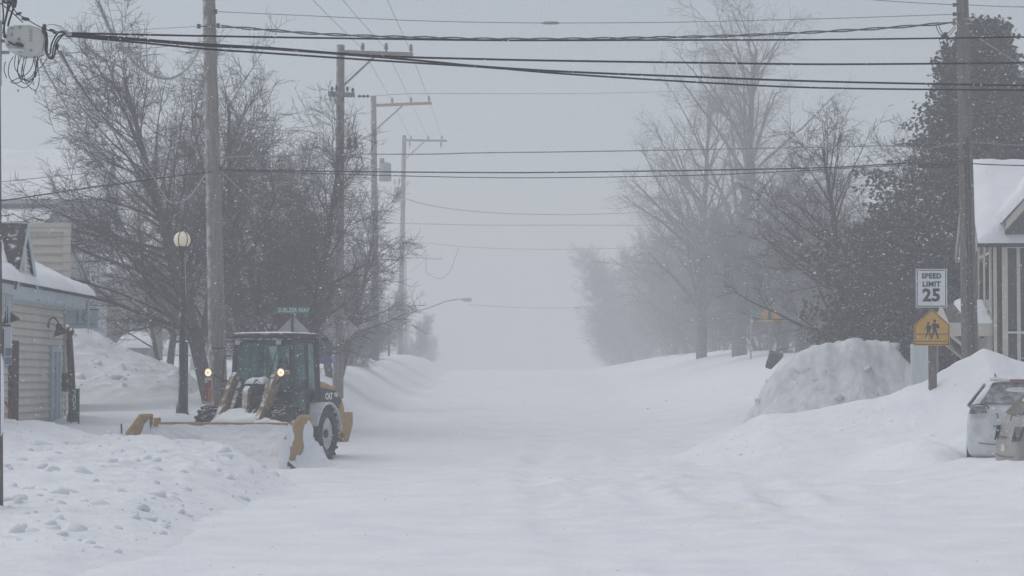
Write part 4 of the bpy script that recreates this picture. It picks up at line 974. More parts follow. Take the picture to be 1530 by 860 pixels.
# leaning post and number sign
lp_ = empty('post', P(109, 640, 49.5), 'leaning dark post with forked broken top beside the shop corner', 'post'); olp = lp_.location.copy()
part(lp_, olp, 'shaft', 'brown', lambda m: m.tube([P(109, 655, 49.5), P(108, 600, 49.5), P(106, 550, 49.5), P(103.5, 508, 49.5), P(103, 498, 49.5)], [.085, .08, .075, .07, .06], 10))
part(lp_, olp, 'base_flange', 'darkmetal', lambda m: m.lathe([(.16, -.2), (.16, .05), (.12, .12), (.11, .3), (.085, .36)], P(108.5, 640, 49.5), 12))
for q in (((103, 500), (101.5, 494), (102, 489)), ((103, 500), (106, 496), (110, 491)), ((103.5, 502), (108, 498), (111, 494))):
    part(lp_, olp, 'broken_prong', 'brown', lambda m: m.tube([P(*p, 49.5) for p in q], [.05, .03, .012], 6))
ns = empty('number_sign', P(112, 640, 49.0), 'small dark green sign with white numerals 205 between two posts', 'sign'); on_ = ns.location.copy()
part(ns, on_, 'sign_panel', 'darkgreen', lambda m: m.bbox(P(105.5, 615, 49.0), P(118.5, 580.5, 49.04)), .004)
for i, c in enumerate('205'):
    text(c, .19, Matrix.Translation(P(111, 587.5 + i * 10, 48.985) - on_) @ FACE, M['letterwhite'], ns, sx=.9)
part(ns, on_, 'post', 'darkmetal', lambda m: m.bbox(P(116, 655, 49.05), P(119.2, 580, 49.12)))
part(ns, on_, 'post', 'darkmetal', lambda m: m.bbox(P(105, 655, 49.05), P(107.4, 580, 49.12)))

# tall tan block behind the shop
tbk = empty('tan_building', (-12.3, 56, .6), 'tall flat topped tan clapboard building rising behind the shop roof', 'building'); otb = tbk.location.copy()
x1 = (103 - 765) / F * 56
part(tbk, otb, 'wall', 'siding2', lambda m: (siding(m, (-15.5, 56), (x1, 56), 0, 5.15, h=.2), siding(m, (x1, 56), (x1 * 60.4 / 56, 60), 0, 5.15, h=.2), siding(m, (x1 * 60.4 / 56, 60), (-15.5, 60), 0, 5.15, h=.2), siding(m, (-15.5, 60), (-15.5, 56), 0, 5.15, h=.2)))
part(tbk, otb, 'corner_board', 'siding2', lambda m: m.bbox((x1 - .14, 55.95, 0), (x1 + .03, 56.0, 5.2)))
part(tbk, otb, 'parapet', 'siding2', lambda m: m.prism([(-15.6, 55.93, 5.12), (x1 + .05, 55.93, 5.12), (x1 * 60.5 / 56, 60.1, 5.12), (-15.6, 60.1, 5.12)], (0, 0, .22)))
snow_slab('roof_snow', (-15.6, 55.95, 5.33), (x1 + .04, 55.95, 5.33), (x1 * 60.5 / 56, 60.1, 5.33), (-15.6, 60.1, 5.33), .05, 40, 20, 31, amp=.02, parent=tbk, org=otb)

# large snow roofed hall far left
hall = empty('hall_building', (-20, 88, 1.5), 'large hall with a broad snow covered roof far behind the shop', 'building'); oha = hall.location.copy()
XR = -14.6; ZR = 9.85; ZE = 7.7
def xr(y): return -13.8 - (y - 81.4) * .121
def hallwall(m):
    siding(m, (-34, 82), (xr(82) - .5, 82), 0, ZE, h=.5); siding(m, (xr(82) - .5, 82), (xr(94) - .5, 94), 0, ZE, h=.5)
    siding(m, (xr(82) - .5, 82), (xr(94) - .5, 94), ZE, ZR - .1, lambda z: .5 * (z - ZE) / (ZR - ZE), lambda z: 1 - .5 * (z - ZE) / (ZR - ZE), h=.4)
part(hall, oha, 'wall', 'plaster', hallwall)
part(hall, oha, 'roof', 'plaster', lambda m: (m.prism([(xr(81.4), 81.4, ZE - .1), (xr(88), 88, ZR), (xr(88), 88, ZR + .12), (xr(81.4), 81.4, ZE + .02)], (-20, 0, 0)), m.prism([(xr(94.6), 94.6, ZE - .1), (xr(88), 88, ZR), (xr(88), 88, ZR + .12), (xr(94.6), 94.6, ZE + .02)], (-20, 0, 0))))
snow_slab('roof_snow', (-34, 81.3, ZE + .04), (xr(81.4) - .1, 81.3, ZE + .04), (xr(88) - .9, 88, ZR + .14), (-34, 88, ZR + .14), .22, 60, 24, 41, parent=hall, org=oha)
part(hall, oha, 'gable_vent', 'darkmetal', lambda m: m.prism([(xr(86.2) + .03, 86.2, ZR - .75), (xr(88) + .03, 88, ZR - .02), (xr(89.8) + .03, 89.8, ZR - .75)], (-.12, 0, 0)))
# lower wing
part(hall, oha, 'lower_wing', 'plaster', lambda m: (siding(m, (-34, 76), (-16.4, 76), 0, 5.4, h=.5), siding(m, (-16.4, 76), (-16.4, 82), 0, 5.4, h=.5)))
snow_slab('roof_snow', (-34, 75.6, 5.5), (-16.0, 75.6, 5.5), (-15.4, 81.9, 7.45), (-34, 81.9, 7.45), .22, 50, 22, 43, parent=hall, org=oha)

# two low sheds
def shed(px0, px1, Y, zt, label):
    a = P(px0, 540, Y); b = P(px1, 540, Y); Y = a.y; zt = 1.8 + (zt - 1.8) * fs_(Y); zb = gz((a.x + b.x) / 2, Y)
    r_ = empty('shed', ((a.x + b.x) / 2, Y, zb), label, 'shed', 'low snow roofed sheds'); o = r_.location.copy()
    zw = zt - .45
    part(r_, o, 'wall', 'farwall', lambda m: (siding(m, (a.x, Y), (b.x, Y), zb - .5, zw, h=.25), siding(m, (b.x, Y), (b.x, Y + 4), zb - .5, zw, h=.25), siding(m, (a.x, Y + 4), (a.x, Y), zb - .5, zw, h=.25)))
    part(r_, o, 'door', 'greige', lambda m: m.bbox((a.x + .35 * (b.x - a.x), Y - .04, zb - .3), (a.x + .7 * (b.x - a.x), Y - .02, zw - .3)))
    part(r_, o, 'roof', 'farwall', lambda m: m.prism([(a.x - .2, Y - .3, zw), (a.x - .2, Y + 2, zt + .35), (a.x - .2, Y + 4.3, zw)], (b.x - a.x + .4, 0, 0)))
    snow_slab('roof_snow', (a.x - .25, Y - .4, zw + .03), (b.x + .25, Y - .4, zw + .03), (b.x + .2, Y + 2, zt + .38), (a.x - .2, Y + 2, zt + .38), .28, 30, 14, 47, parent=r_, org=o)
shed(181, 222, 106, 3.35, 'left low shed with snow roof, seen behind the small pale tree')
shed(247, 300, 109, 3.05, 'right low shed with snow roof, between street lamp and small pale tree')

# --- house on the right
A = Vector((11.38, 57.0, 0)); B = Vector((11.88, 62.0, 0)); ZGE = 5.09; ZGR = 6.96
dAB = (B - A); uA = dAB.normalized(); nA = Vector((-uA.y, uA.x, 0))     # nA points to the street (-x)
into = -nA
house = empty('house', (16, 59, 1.0), 'grey house with cream trim, steep snowy roof and street porch at right edge', 'house'); ohs = house.location.copy()
def hp(name, mt, fn, bevel=0): return part(house, ohs, name, mt, fn, bevel)
def V3(p, z): return Vector((p.x, p.y, z))
L9 = 10.0
A2 = A + into * L9; B2 = B + into * L9; MID = (A + B) / 2; MID2 = MID + into * L9
hp('wall', 'greige', lambda m: (siding(m, (B.x, B.y), (A.x, A.y), .3, ZGE, h=.13, dp=.012), siding(m, (A.x, A.y), (A2.x, A2.y), .3, ZGE, h=.13, dp=.012),
    siding(m, (B.x, B.y), (A.x, A.y), ZGE, ZGR - .05, lambda z: .5 * (z - ZGE) / (ZGR - ZGE), lambda z: 1 - .5 * (z - ZGE) / (ZGR - ZGE), h=.13, dp=.012)))
E = .38
eA = A - uA * E + nA * E; eB = B + uA * E + nA * E; eM = MID + nA * E; sl_ = (ZGR - ZGE) / 2.5
zE = ZGE - sl_ * E
def roof2(m):
    for e in (eA, eB):
        m.prism([V3(e, zE), V3(eM, ZGR), V3(eM, ZGR + .1), V3(e, zE + .1)], into * (L9 + E))
hp('roof', 'shingle', roof2)
snow_slab('roof_snow', V3(eA - uA * .08, zE + .09), V3(eA - uA * .08 + into * 9, zE + .09), V3(eM + into * 9, ZGR + .09), V3(eM, ZGR + .09), .24, 70, 34, 61, parent=house, org=ohs)
snow_slab('roof_snow', V3(eB, zE + .09), V3(eB + into * 9, zE + .09), V3(eM + into * 9, ZGR + .09), V3(eM, ZGR + .09), .2, 40, 20, 62, parent=house, org=ohs)
hp('soffit', 'cream', lambda m: (m.prism([V3(B + uA * E * .1, ZGE - .12), V3(B + uA * E + nA * .02, zE - .1), V3(MID + uA * .1, ZGR - .25), V3(MID - uA * .15, ZGR - .1), V3(B - uA * .4, ZGE - 0.25)], nA * .36)))
hp('rake_board', 'cream', lambda m: [m.prism([V3(e + nA * .01, zE - .1), V3(eM + nA * .01, ZGR - .1), V3(eM + nA * .01, ZGR + .09), V3(e + nA * .01, zE + .09)], nA * .04) for e in (eA, eB)])
hp('frieze_board', 'cream', lambda m: m.prism([V3(A - uA * .06, ZGE - .26), V3(A - uA * .06, ZGE - .02), V3(A2 - uA * .06, ZGE - .02), V3(A2 - uA * .06, ZGE - .26)], -uA * .05))
# trim posts on the street gable
for t, w in ((.62, .16), (.30, .2), (.02, .2)):
    c = A + dAB * t
    hp('trim_board', 'cream', lambda m: m.prism([V3(c, .3), V3(c + uA * w, .3), V3(c + uA * w, ZGE - .05), V3(c, ZGE - .05)], nA * .045))
# street windows
for t0 in (.12, .42):
    a = A + dAB * t0; b = A + dAB * (t0 + .16)
    f = hp('window', 'cream', lambda m: m.prism([V3(a - uA * .06, 3.35), V3(b + uA * .06, 3.35), V3(b + uA * .06, 4.75), V3(a - uA * .06, 4.75)], nA * .03))
    m = MB(ohs); m.prism([V3(a, 3.42), V3(b, 3.42), V3(b, 4.68), V3(a, 4.68)], nA * .036); m.build('pane', M['darkglass'], f)
# screened porch front: posts and dark screens on the camera side
def fx(px, off=0):     # point on the camera-side wall line at pixel column px
    k = (px - 765) / F; # solve A + into*s
    s = (k * A.y - A.x) / (into.x - k * into.y); return A + into * s - uA * (.05 + off)
for (px, w) in ((1484.5, .07), (1497, .13), (1519, .08), (1541, .09), (1565, .09)):
    c = fx(px)
    hp('porch_post', 'cream', lambda m: m.prism([V3(c, .3), V3(c + into * w, .3), V3(c + into * w, ZGE - .26), V3(c, ZGE - .26)], -uA * .09))
a = fx(1501); b = fx(1600)
for (z0, z1) in ((2.85, 4.7), (1.0, 2.75)):
    hp('porch_screen', 'darkglass', lambda m: m.prism([V3(a, z0), V3(b, z0), V3(b, z1), V3(a, z1)], -uA * .03))
for px, z in ((1505, 4.80), (1505, 2.78)):
    a = fx(px); hp('railing', 'white', lambda m: m.prism([V3(a, z), V3(b, z), V3(b, z + .045), V3(a, z + .045)], -uA * .11))
# cross gable over the porch, rising to the right
a = fx(1500, .6); b = fx(1580, .6)
hp('cross_gable_rake', 'cream', lambda m: m.prism([V3(a, 5.18), V3(b, 6.55), V3(b, 6.83), V3(a, 5.40)], uA * .06))
hp('cross_gable_wall', 'greige', lambda m: m.prism([V3(a, 5.10), V3(b, 5.10), V3(b, 6.6), V3(a, 5.2)], uA * .03 + uA * .55))
snow_slab('roof_snow', V3(a - into * .1 - uA * .05, 5.38), V3(a - into * .1 + uA * 2.2, 5.38), V3(b + uA * 2.2, 6.85), V3(b - uA * .05, 6.85), .2, 26, 26, 66, parent=house, org=ohs)
# entry hood on the street side
HX = A + dAB * .08
hc = A + dAB * .55
def q(s, o, z): return V3(A + dAB * s + nA * o, z)
hp('hood_roof', 'greige', lambda m: (m.prism([q(.02, 0, 2.98), q(.02, 1.0, 2.98), q(.45, 1.0, 3.50), q(.45, 0, 3.50)], (0, 0, .06)), m.prism([q(.88, 0, 2.98), q(.88, 1.0, 2.98), q(.45, 1.0, 3.50), q(.45, 0, 3.50)], (0, 0, .06))))
hp('hood_fascia', 'cream', lambda m: (m.prism([q(.015, 0, 2.72), q(.015, 1.02, 2.72), q(.015, 1.02, 3.04), q(.015, 0, 3.04)], -uA * .05), m.prism([q(.015, 1.02, 2.80), q(.89, 1.02, 2.80), q(.89, 1.02, 3.04), q(.45, 1.02, 3.52), q(.015, 1.02, 3.04)], nA * .04)))
snow_slab('hood_snow', q(.0, .55, 3.02), q(.0, -.02, 3.02), q(.46, -.02, 3.56), q(.46, .75, 3.56), .15, 24, 24, 68, parent=house, org=ohs)
for s in (.05, .85):
    hp('hood_bracket', 'cream', lambda m: (m.tube([q(s, .95, 2.75), q(s, .06, 2.0)], .055, 4, smooth=False), m.tube([q(s, .06, 1.9), q(s, .06, 2.8)], .06, 4, smooth=False)))
hp('front_door', 'cream', lambda m: m.prism([q(.25, 0, .6), q(.60, 0, .6), q(.60, 0, 2.7), q(.25, 0, 2.7)], nA * .04))
hp('porch_post', 'cream', lambda m: m.tube([q(.85, 1.0, .3), q(.85, 1.0, 3.0)], .05, 4, smooth=False))

# pale board fence panel by the signs, half buried dark bin
fp = MB(P(1375, 560, 56))
for i in range(6): fp.bbox(P(1361 + i * 4.6, 585, 56), P(1365.2 + i * 4.6, 514 + (i % 2), 56.03))
fp.bbox(P(1361, 524, 56.03), P(1388, 520, 56.07)); fp.bbox(P(1361, 552, 56.03), P(1388, 548, 56.07))
tag(fp.build('fence_panel', M['fence']), 'pale board fence panel standing behind the school crossing sign post', 'fence')
bn = MB(P(1155, 545, 74)); bn.prism([P(1143, 549, 73.6), P(1150, 527, 73.6), P(1171, 532, 73.6), P(1166, 538, 73.6), P(1152, 552, 73.6)], (.1, .8, .1))
tag(bn.build('tipped_bin', M['greige'], bevel=.03), 'dark tipped box half buried at the left end of the grey cut snow pile', 'bin')

# ------------------------------------------------------------------ signs
def post_sign(px, pyb, Y, label, r=.03):
    c = P(px, pyb, Y); e = empty('traffic_sign', c, label, 'traffic sign'); return e, c.copy()
YS = 49.0
sgn, og = post_sign(1394, 575, YS, 'white speed limit 25 sign above a yellow school crossing sign on one wooden post')
part(sgn, og, 'post', 'darkpole', lambda m: m.bbox(P(1388.5, 600, YS + .04), P(1397.5, 404, YS + .15)), .008)
pl = part(sgn, og, 'speed_limit_plate', 'signwhite', lambda m: m.bbox(P(1368.5, 459, YS), P(1415, 401.5, YS + .006)), .002)
def frame(name, mt, pts_out, pts_in, Y, dpt=.004, parent=None):
    m = MB(og); n = len(pts_out)
    for i in range(n):
        j = (i + 1) % n
        m.prism([P(*pts_out[i], Y), P(*pts_out[j], Y), P(*pts_in[j], Y), P(*pts_in[i], Y)], (0, dpt, 0))
    return m.build(name, M[mt], parent)
frame('border', 'signblack', [(1369.8, 457.8), (1369.8, 402.8), (1413.7, 402.8), (1413.7, 457.8)], [(1371, 456.5), (1371, 404), (1412.5, 404), (1412.5, 456.5)], YS - .004, .003, sgn)
def tx(s, px, py, hpx, **k):
    hh = hpx / F * YS / .72
    return text(s, hh, Matrix.Translation(P(px, py, YS - .004) - og) @ FACE, M['signblack'], sgn, **k)
tx('SPEED', 1391.8, 412.3, 7.6, sx=.97, bold=.006, spacing=1.08); tx('LIMIT', 1391.8, 424.5, 7.6, sx=1.0, bold=.006, spacing=1.1); tx('25', 1391.8, 441.5, 18.5, sx=1.02, bold=.014, spacing=1.05)
YP = YS - .0
pent = [(1392.5, 461.5), (1419.5, 485), (1419.5, 516), (1365.5, 516), (1365.5, 485)]
def shrink(pts, k):
    cx, cy = 1392.5, 491; return [(cx + (x - cx) * k, cy + (y - cy) * k) for x, y in pts]
part(sgn, og, 'school_crossing_plate', 'signyellow', lambda m: m.prism([P(x, y, YP) for x, y in pent], (0, .006, 0)))
frame('border', 'signblack', shrink(pent, .95), shrink(pent, .91), YP - .004, .003, sgn)
def walker(name, s, cx, cy, bag):
    m = MB(og)
    def pg(pts): m.prism([P(cx + x * s, cy + y * s, YP - .004) for x, y in pts], (0, .003, 0))
    pg([(2.1 * math.cos(a), -12.2 + 2.3 * math.sin(a)) for a in [i * math.pi / 6 for i in range(12)]])
    pg([(-2.6, -9.2), (2.4, -9.4), (3.2, -2), (2.6, 1.5), (-2.4, 1.5), (-2.8, -3)])
    pg([(-2.4, 1.6), (.6, 1.6), (-1.6, 7), (-3.9, 12.5), (-6.2, 12.5), (-3.6, 7)])
    pg([(.4, 1.6), (2.6, 1.6), (4.2, 6.5), (6.4, 12), (4.2, 12.8), (1.9, 7)])
    pg([(-2.6, -8.8), (-1.4, -7.4), (-4.6, -3.2), (-6.6, .6), (-7.6, 0), (-5.6, -4)])
    pg([(2.4, -9), (4.6, -5), (6.4, -2.4), (5.4, -1.4), (2.9, -4.4)])
    if bag: pg([(2.4, -8.6), (6.2, -7.4), (6.8, -2.2), (3.2, -2.4)])
    return m.build(name, M['signblack'], sgn)
walker('walker_symbol', .88, 1387, 493.5, False); walker('walker_symbol', 1.08, 1396.5, 492.5, True)
for y in (499, 509.5): part(sgn, og, 'crossing_line', 'signblack', lambda m: m.bbox(P(1368.5, y + .5, YP - .0075), P(1416.5, y - .5, YP - .0045)))
for y in (406, 454): part(sgn, og, 'bolt', 'metal', lambda m: m.lathe([(.011, 0), (.011, .008), (.001, .01)], P(1392, y, YS - .001), 8, Matrix.Rotation(R(90), 3, 'X')))

# street name sign with diamond back
YN = 62
st = empty('street_sign', base(437, YN), 'green street name sign on a post with pale diamond plate, above the loader cab', 'street sign'); ost = st.location.copy()
part(st, ost, 'post', 'darkmetal', lambda m: m.tube([ost - Vector((0, 0, .3)), P(437, 470, YN)], .035, 8))
part(st, ost, 'name_blade', 'green', lambda m: m.bbox(P(412, 468.5, YN - .02), P(463, 458, YN + .0)), .003)
text('SUELZER WAY', .155, Matrix.Translation(P(439, 463.3, YN - .03) - ost) @ FACE, M['letterwhite'], st, sx=.80, bold=.002)
def diamond(root, o, cx, cy, h, Y):
    part(root, o, 'diamond_plate', 'signback', lambda m: m.prism([P(cx, cy - h, Y), P(cx + h, cy, Y), P(cx, cy + h, Y), P(cx - h, cy, Y)], (0, .012, 0)), .003)
diamond(st, ost, 438, 497, 26, YN + .06)
dn = empty('traffic_sign', base(505, 73.5), 'pale back of a diamond warning sign half hidden by the second left pole', 'traffic sign'); odn = dn.location.copy()
diamond(dn, odn, 506, 491, 29, 73.4); part(dn, odn, 'post', 'metal', lambda m: m.tube([odn - Vector((0, 0, .3)), P(506, 480, 73.5)], .04, 8))
# blue mailbox
mbx = empty('mailbox', base(484, 70), 'blue street mailbox between loader cab and second left pole', 'mailbox'); om = mbx.location.copy()
part(mbx, om, 'body', 'blue', lambda m: m.prism([P(471, 543, 69.8), P(471, 512, 69.8), P(474, 507, 69.8), P(480, 505, 69.8), (P(488, 505, 69.8)), P(493, 508, 69.8), P(496, 513, 69.8), P(496, 543, 69.8)], (0, .7, 0)), .02)
part(mbx, om, 'leg', 'blue', lambda m: m.bbox(P(472, 552, 69.85), P(475, 543, 69.95))); part(mbx, om, 'leg', 'blue', lambda m: m.bbox(P(492, 552, 69.85), P(495, 543, 69.95)))
part(mbx, om, 'pull_down_door', 'navy', lambda m: m.bbox(P(475, 519, 69.77), P(492, 511, 69.79)))
# thin sign post by the fourth pole
tp = MB(base(581, 118)); tp.bbox(P(579.6, 541, 118), P(582.6, 452, 118.08)); tag(tp.build('sign_post', M['darkmetal']), 'thin dark post standing between third and fourth left poles', 'post')
# far yellow sign and green sign on the right
fs = empty('traffic_sign', base(1150, 93), 'hazy yellow crossing sign far back on the right verge', 'traffic sign'); of = fs.location.copy()
part(fs, of, 'plate', 'signyellow', lambda m: m.prism([P(1150.5, 456, 92.9), P(1165, 469, 92.9), P(1166, 480, 92.9), P(1136, 480, 92.9), P(1136, 469, 92.9)], (0, .012, 0)))
part(fs, of, 'walker_symbol', 'signblack', lambda m: (m.prism([P(1148, 462, 92.89), P(1151, 461, 92.89), P(1153, 468, 92.89), P(1153, 476, 92.89), (P(1148, 476, 92.89)), P(1147, 468, 92.89)], (0, .004, 0)),))
part(fs, of, 'post', 'arm', lambda m: m.tube([P(1150.5, 545, 93), P(1150.5, 459, 93)], .05, 8))
gs = empty('street_sign', base(1122, 99), 'tiny hazy green street sign on thin post left of the far yellow sign', 'street sign'); ogs = gs.location.copy()
part(gs, ogs, 'name_blade', 'green', lambda m: m.bbox(P(1118, 465.5, 98.9), P(1136, 460, 98.94))); part(gs, ogs, 'post', 'metal', lambda m: m.tube([P(1122, 540, 99), P(1122, 461, 99)], .035, 8))
# small faint white sign left of the lamp, striped marker, grey post
ws = empty('traffic_sign', base(289, 84), 'tiny faint white sign just right of the street lamp post', 'traffic sign'); ow = ws.location.copy()
part(ws, ow, 'plate', 'signwhite', lambda m: m.bbox(P(284, 555, 84), P(292, 534, 84.02))); part(ws, ow, 'post', 'metal', lambda m: m.tube([P(289, 575, 84.04), P(288, 536, 84.04)], .03, 6))
gp = MB(P(278.5, 622, 56)); gp.bbox(P(276, 632, 56), P(281.5, 511, 56.1)); tag(gp.build('sign_post', M['darkmetal'], bevel=.01), 'plain dark square post standing right beside the street lamp', 'post')
mk = empty('marker_post', P(311, 625, 51.6), 'red and orange marker post beside the loader front tyre', 'marker post'); omk = mk.location.copy()
part(mk, omk, 'post', 'white', lambda m: m.bbox(P(305.5, 640, 51.6), P(315.5, 564, 51.63)))
part(mk, omk, 'red_band', 'red', lambda m: m.bbox(P(305.5, 600, 51.58), P(310.5, 572, 51.597))); part(mk, omk, 'red_band', 'red', lambda m: m.bbox(P(310.6, 580, 51.58), P(315.5, 568, 51.597)))
part(mk, omk, 'orange_band', 'orange', lambda m: m.bbox(P(310.6, 601, 51.58), P(316, 580.3, 51.597)))

# street lamp
lm = empty('street_lamp', P(272, 620, 54), 'ornamental dark street lamp with caged cream globe', 'street lamp'); ol = lm.location.copy()
part(lm, ol, 'post', 'lampgreen', lambda m: m.lathe([(.16, -.3), (.16, .03), (.14, .06), (.13, .26), (.10, .32), (.085, .4), (.075, 1.4), (.07, 2.2), (.062, 3.35), (.08, 3.4), (.055, 3.45), (.055, 3.5)], ol, 16))
gc = P(272, 358, 54); gr = .19
part(lm, ol, 'fitter', 'lampgreen', lambda m: m.lathe([(.05, -.5), (.06, -.44), (.10, -.38), (.07, -.32), (.12, -.24), (.15, -.18), (.13, -.15), (.001, -.15)], gc, 16))
part(lm, ol, 'globe', 'globe', lambda m: m.lathe([(.001, -.17)] + [(gr * math.sin(a), -gr * math.cos(a)) for a in [.5 + i * (math.pi - .5) / 10 for i in range(11)]], gc, 20))
cg = part(lm, ol, 'cage', 'lampgreen', lambda m: [m.tube([gc + Vector((math.cos(b) * math.sin(a) * (gr + .015), math.sin(b) * math.sin(a) * (gr + .015), -math.cos(a) * (gr + .015))) for a in [.6 + i * (math.pi - .7) / 8 for i in range(9)]], .011, 5) for b in [k * math.pi / 3 + .25 for k in range(6)]])
part(lm, ol, 'finial', 'lampgreen', lambda m: m.lathe([(.07, .19), (.075, .21), (.03, .24), (.035, .29), (.015, .33), (.001, .38)], gc, 12))
part(lm, ol, 'banner_arm', 'metal', lambda m: m.tube([P(274, 398, 53.95), P(276, 370, 53.95), P(277.5, 440, 53.95)], .012, 5))
# ------------------------------------------------------------------ wheel loader
ld = empty('wheel_loader', (-4.80, 51.2, 0.0), 'yellow and black wheel loader with lit headlamps pushing a wide snow plow box', 'wheel loader', rz=R(-17))
def lp3(name, mt, fn, bevel=0, parent=None, rough=0, seed=0):
    m = MB(); fn(m); return m.build(name, M[mt] if isinstance(mt, str) else mt, parent or ld, bevel, rough, seed)
RY = Matrix.Rotation(R(90), 3, 'Y')
def wheel(x, y, r=.59, wd=.42):
    s = 1 if x > 0 else -1
    def f(m):
        h = wd / 2
        m.lathe([(r * .60, -h), (r * .78, -h * 1.04), (r * .93, -h * .95), (r * .97, -h * .7), (r * .97, h * .7), (r * .93, h * .95), (r * .78, h * 1.04), (r * .60, h)], (x, y, r - .03), 32, RY)
        for i in range(20):
            for sd in (-1, 1):
                a = (i + (.5 if sd > 0 else 0)) / 20 * 2 * math.pi
                Mx = Matrix.Rotation(a, 3, 'X') @ Matrix.Rotation(.5 * sd, 3, 'Z')
                c = Vector((x + sd * h * .52, y, r - .03)) + Matrix.Rotation(a, 3, 'X') @ Vector((0, 0, r * .985))
                m.box(c, (h * 1.05, .05, .055), Matrix.Rotation(a, 3, 'X') @ Matrix.Rotation(.45 * sd, 3, 'Z'))
    t = lp3('wheel', 'rubber', f)
    m = MB(); m.lathe([(r * .62, s * .02), (r * .60, s * .15), (r * .54, s * .16), (r * .44, s * .04), (r * .22, s * .03), (r * .20, s * .10), (r * .12, s * .13), (.001, s * .13)], (x, y, r - .03), 24, RY)
    m.build('rim', M['carsnow'], t)
    m = MB(); m.lathe([(r * .16, s * .12), (r * .15, s * .17), (.001, s * .18)], (x, y, r - .03), 12, RY); m.build('hub', M['black'], t)
for x, y in ((.72, .12), (-.72, .12), (.80, -1.95), (-.80, -1.95)): wheel(x, y)
lp3('chassis', 'black', lambda m: (m.bbox((-.45, -1.2, .42), (.45, 1.5, .95)), m.bbox((-.5, -2.6, .4), (.5, -1.3, .85)), m.bbox((-.66, -1.28, .62), (.66, .05, .98)), m.lathe([(.09, -.7), (.09, .7)], (0, .12, .56), 10, RY), m.lathe([(.09, -.7), (.09, .7)], (0, -1.95, .56), 10, RY), m.bbox((.5, -1.1, .35), (.72, -.35, .45)), m.bbox((.5, -1.1, .6), (.74, -.4, .64))), .02)
# fenders
def fender(x, y, matl, r=.70, a0=-70, a1=80, snowy=False):
    pts = []
    for i in range(13):
        a = R(a0 + (a1 - a0) * i / 12); pts.append((y + math.sin(a) * r, .49 + math.cos(a) * r))
    def f(m):
        x0, x1 = (x - .23, x + .23)
        for (p, q) in zip(pts, pts[1:]):
            k = 1.06
            m.prism([(x0, p[0], p[1]), (x0, q[0], q[1]), (x0, y + (q[0] - y) * k, .49 + (q[1] - .49) * k), (x0, y + (p[0] - y) * k, .49 + (p[1] - .49) * k)], (x1 - x0, 0, 0))
    return lp3('fender', matl, f)
fender(.72, .12, 'carsnow'); fender(-.72, .12, 'black'); fender(.80, -1.95, 'black', .66, -5, 70)
# hood, rear counterweight
def hood(m):
    st = [(.04, .68, 1.70), (.6, .68, 1.68), (1.15, .68, 1.58), (1.55, .67, 1.42), (1.78, .64, 1.22), (1.84, .62, 1.05)]
    vs = []; fs = []
    for (y, wd, z) in st:
        vs += [(-wd, y, .62), (-wd, y, z - .14), (-wd + .06, y, z - .03), (-wd + .2, y, z), (wd - .2, y, z), (wd - .06, y, z - .03), (wd, y, z - .14), (wd, y, .62)]
    for i in range(len(st) - 1):
        for k in range(7): fs.append([i * 8 + k, i * 8 + k + 1, i * 8 + k + 9, i * 8 + k + 8])
    m.add(vs, fs, True); n = len(vs) - 8; m.add(vs[-8:], [list(range(8))]); m.add(vs[:8], [list(range(8))])
lp3('hood', 'yellow', hood)
for s in (-1, 1):
    sp_ = lp3('side_panel', 'black', lambda m: m.prism([(s * .684, .10, 1.08), (s * .684, 1.36, 1.08), (s * .680, 1.50, 1.26), (s * .684, 1.15, 1.46), (s * .684, .10, 1.55)], (s * .008, 0, 0)))
    if s > 0:
        MX = Matrix(((0, 0, 1, .697), (1, 0, 0, .72), (0, 1, 0, 1.34), (0, 0, 0, 1)))
        text('CAT', .19, MX, M['letterwhite'], sp_, sx=1.15, bold=.008)
        MX2 = Matrix(((0, 0, 1, .697), (1, 0, 0, 1.14), (0, 1, 0, 1.37), (0, 0, 0, 1)))
        text('906', .14, MX2, M['letterwhite'], sp_, sx=1.05, bold=.003)
        m = MB(); m.prism([(.693, .60, 1.16), (.693, .84, 1.16), (.693, .72, 1.26)], (.004, 0, 0)); m.build('emblem', M['signyellow'], sp_)
lp3('counterweight', 'yellow2', lambda m: m.prism([(-.72, 1.62, 1.0), (-.72, 2.12, 1.0), (-.72, 2.14, .72), (-.72, 1.86, .34), (-.72, 1.60, .34)], (1.44, 0, 0)), .03)
lp3('bumper_bracket', 'yellow2', lambda m: m.bbox((.685, 1.0, .55), (.72, 1.60, 1.0)), .01)
lp3('exhaust', 'black', lambda m: m.tube([(-.4, .9, 1.55), (-.4, .9, 2.1), (-.4, .98, 2.18)], .045, 8))
# cab
CX, CF, CB, CZ0, CZ1 = .67, -1.30, .08, .95, 2.56
def bar(m, a, b, w=.075): m.tube([a, b], w / 2 * 1.414, 4, smooth=False)
def cabf(m):
    for s in (-1, 1):
        bar(m, (s * CX, CF, CZ0), (s * (CX - .05), CF + .10, CZ1), .09); bar(m, (s * CX, CB, CZ0), (s * (CX - .05), CB - .03, CZ1), .15)
        bar(m, (s * CX, -.42, CZ0), (s * (CX - .05), -.42, CZ1), .07)
        bar(m, (s * CX, CF, 1.52), (s * CX, CB, 1.45), .06); bar(m, (s * (CX - .05), CF + .1, CZ1 - .03), (s * (CX - .05), CB, CZ1 - .03), .10)
    for (y, z) in ((CF + .10, CZ1 - .03), (CB, CZ1 - .03), (CF, CZ0 + .02), (CB, 1.5)): bar(m, (-CX + .03, y, z), (CX - .03, y, z), .10)
    m.bbox((-CX, CF, CZ0 - .05), (CX, CB, CZ0 + .04)); m.bbox((-CX + .02, CB - .05, CZ0), (CX - .02, CB - .01, 1.5))
    m.bbox((.14, CF + .01, CZ0 + .05), (CX - .03, CF + .05, 1.46)); m.bbox((-CX + .30, CF + .02, CZ0 + .05), (.14, CF + .06, 1.40))
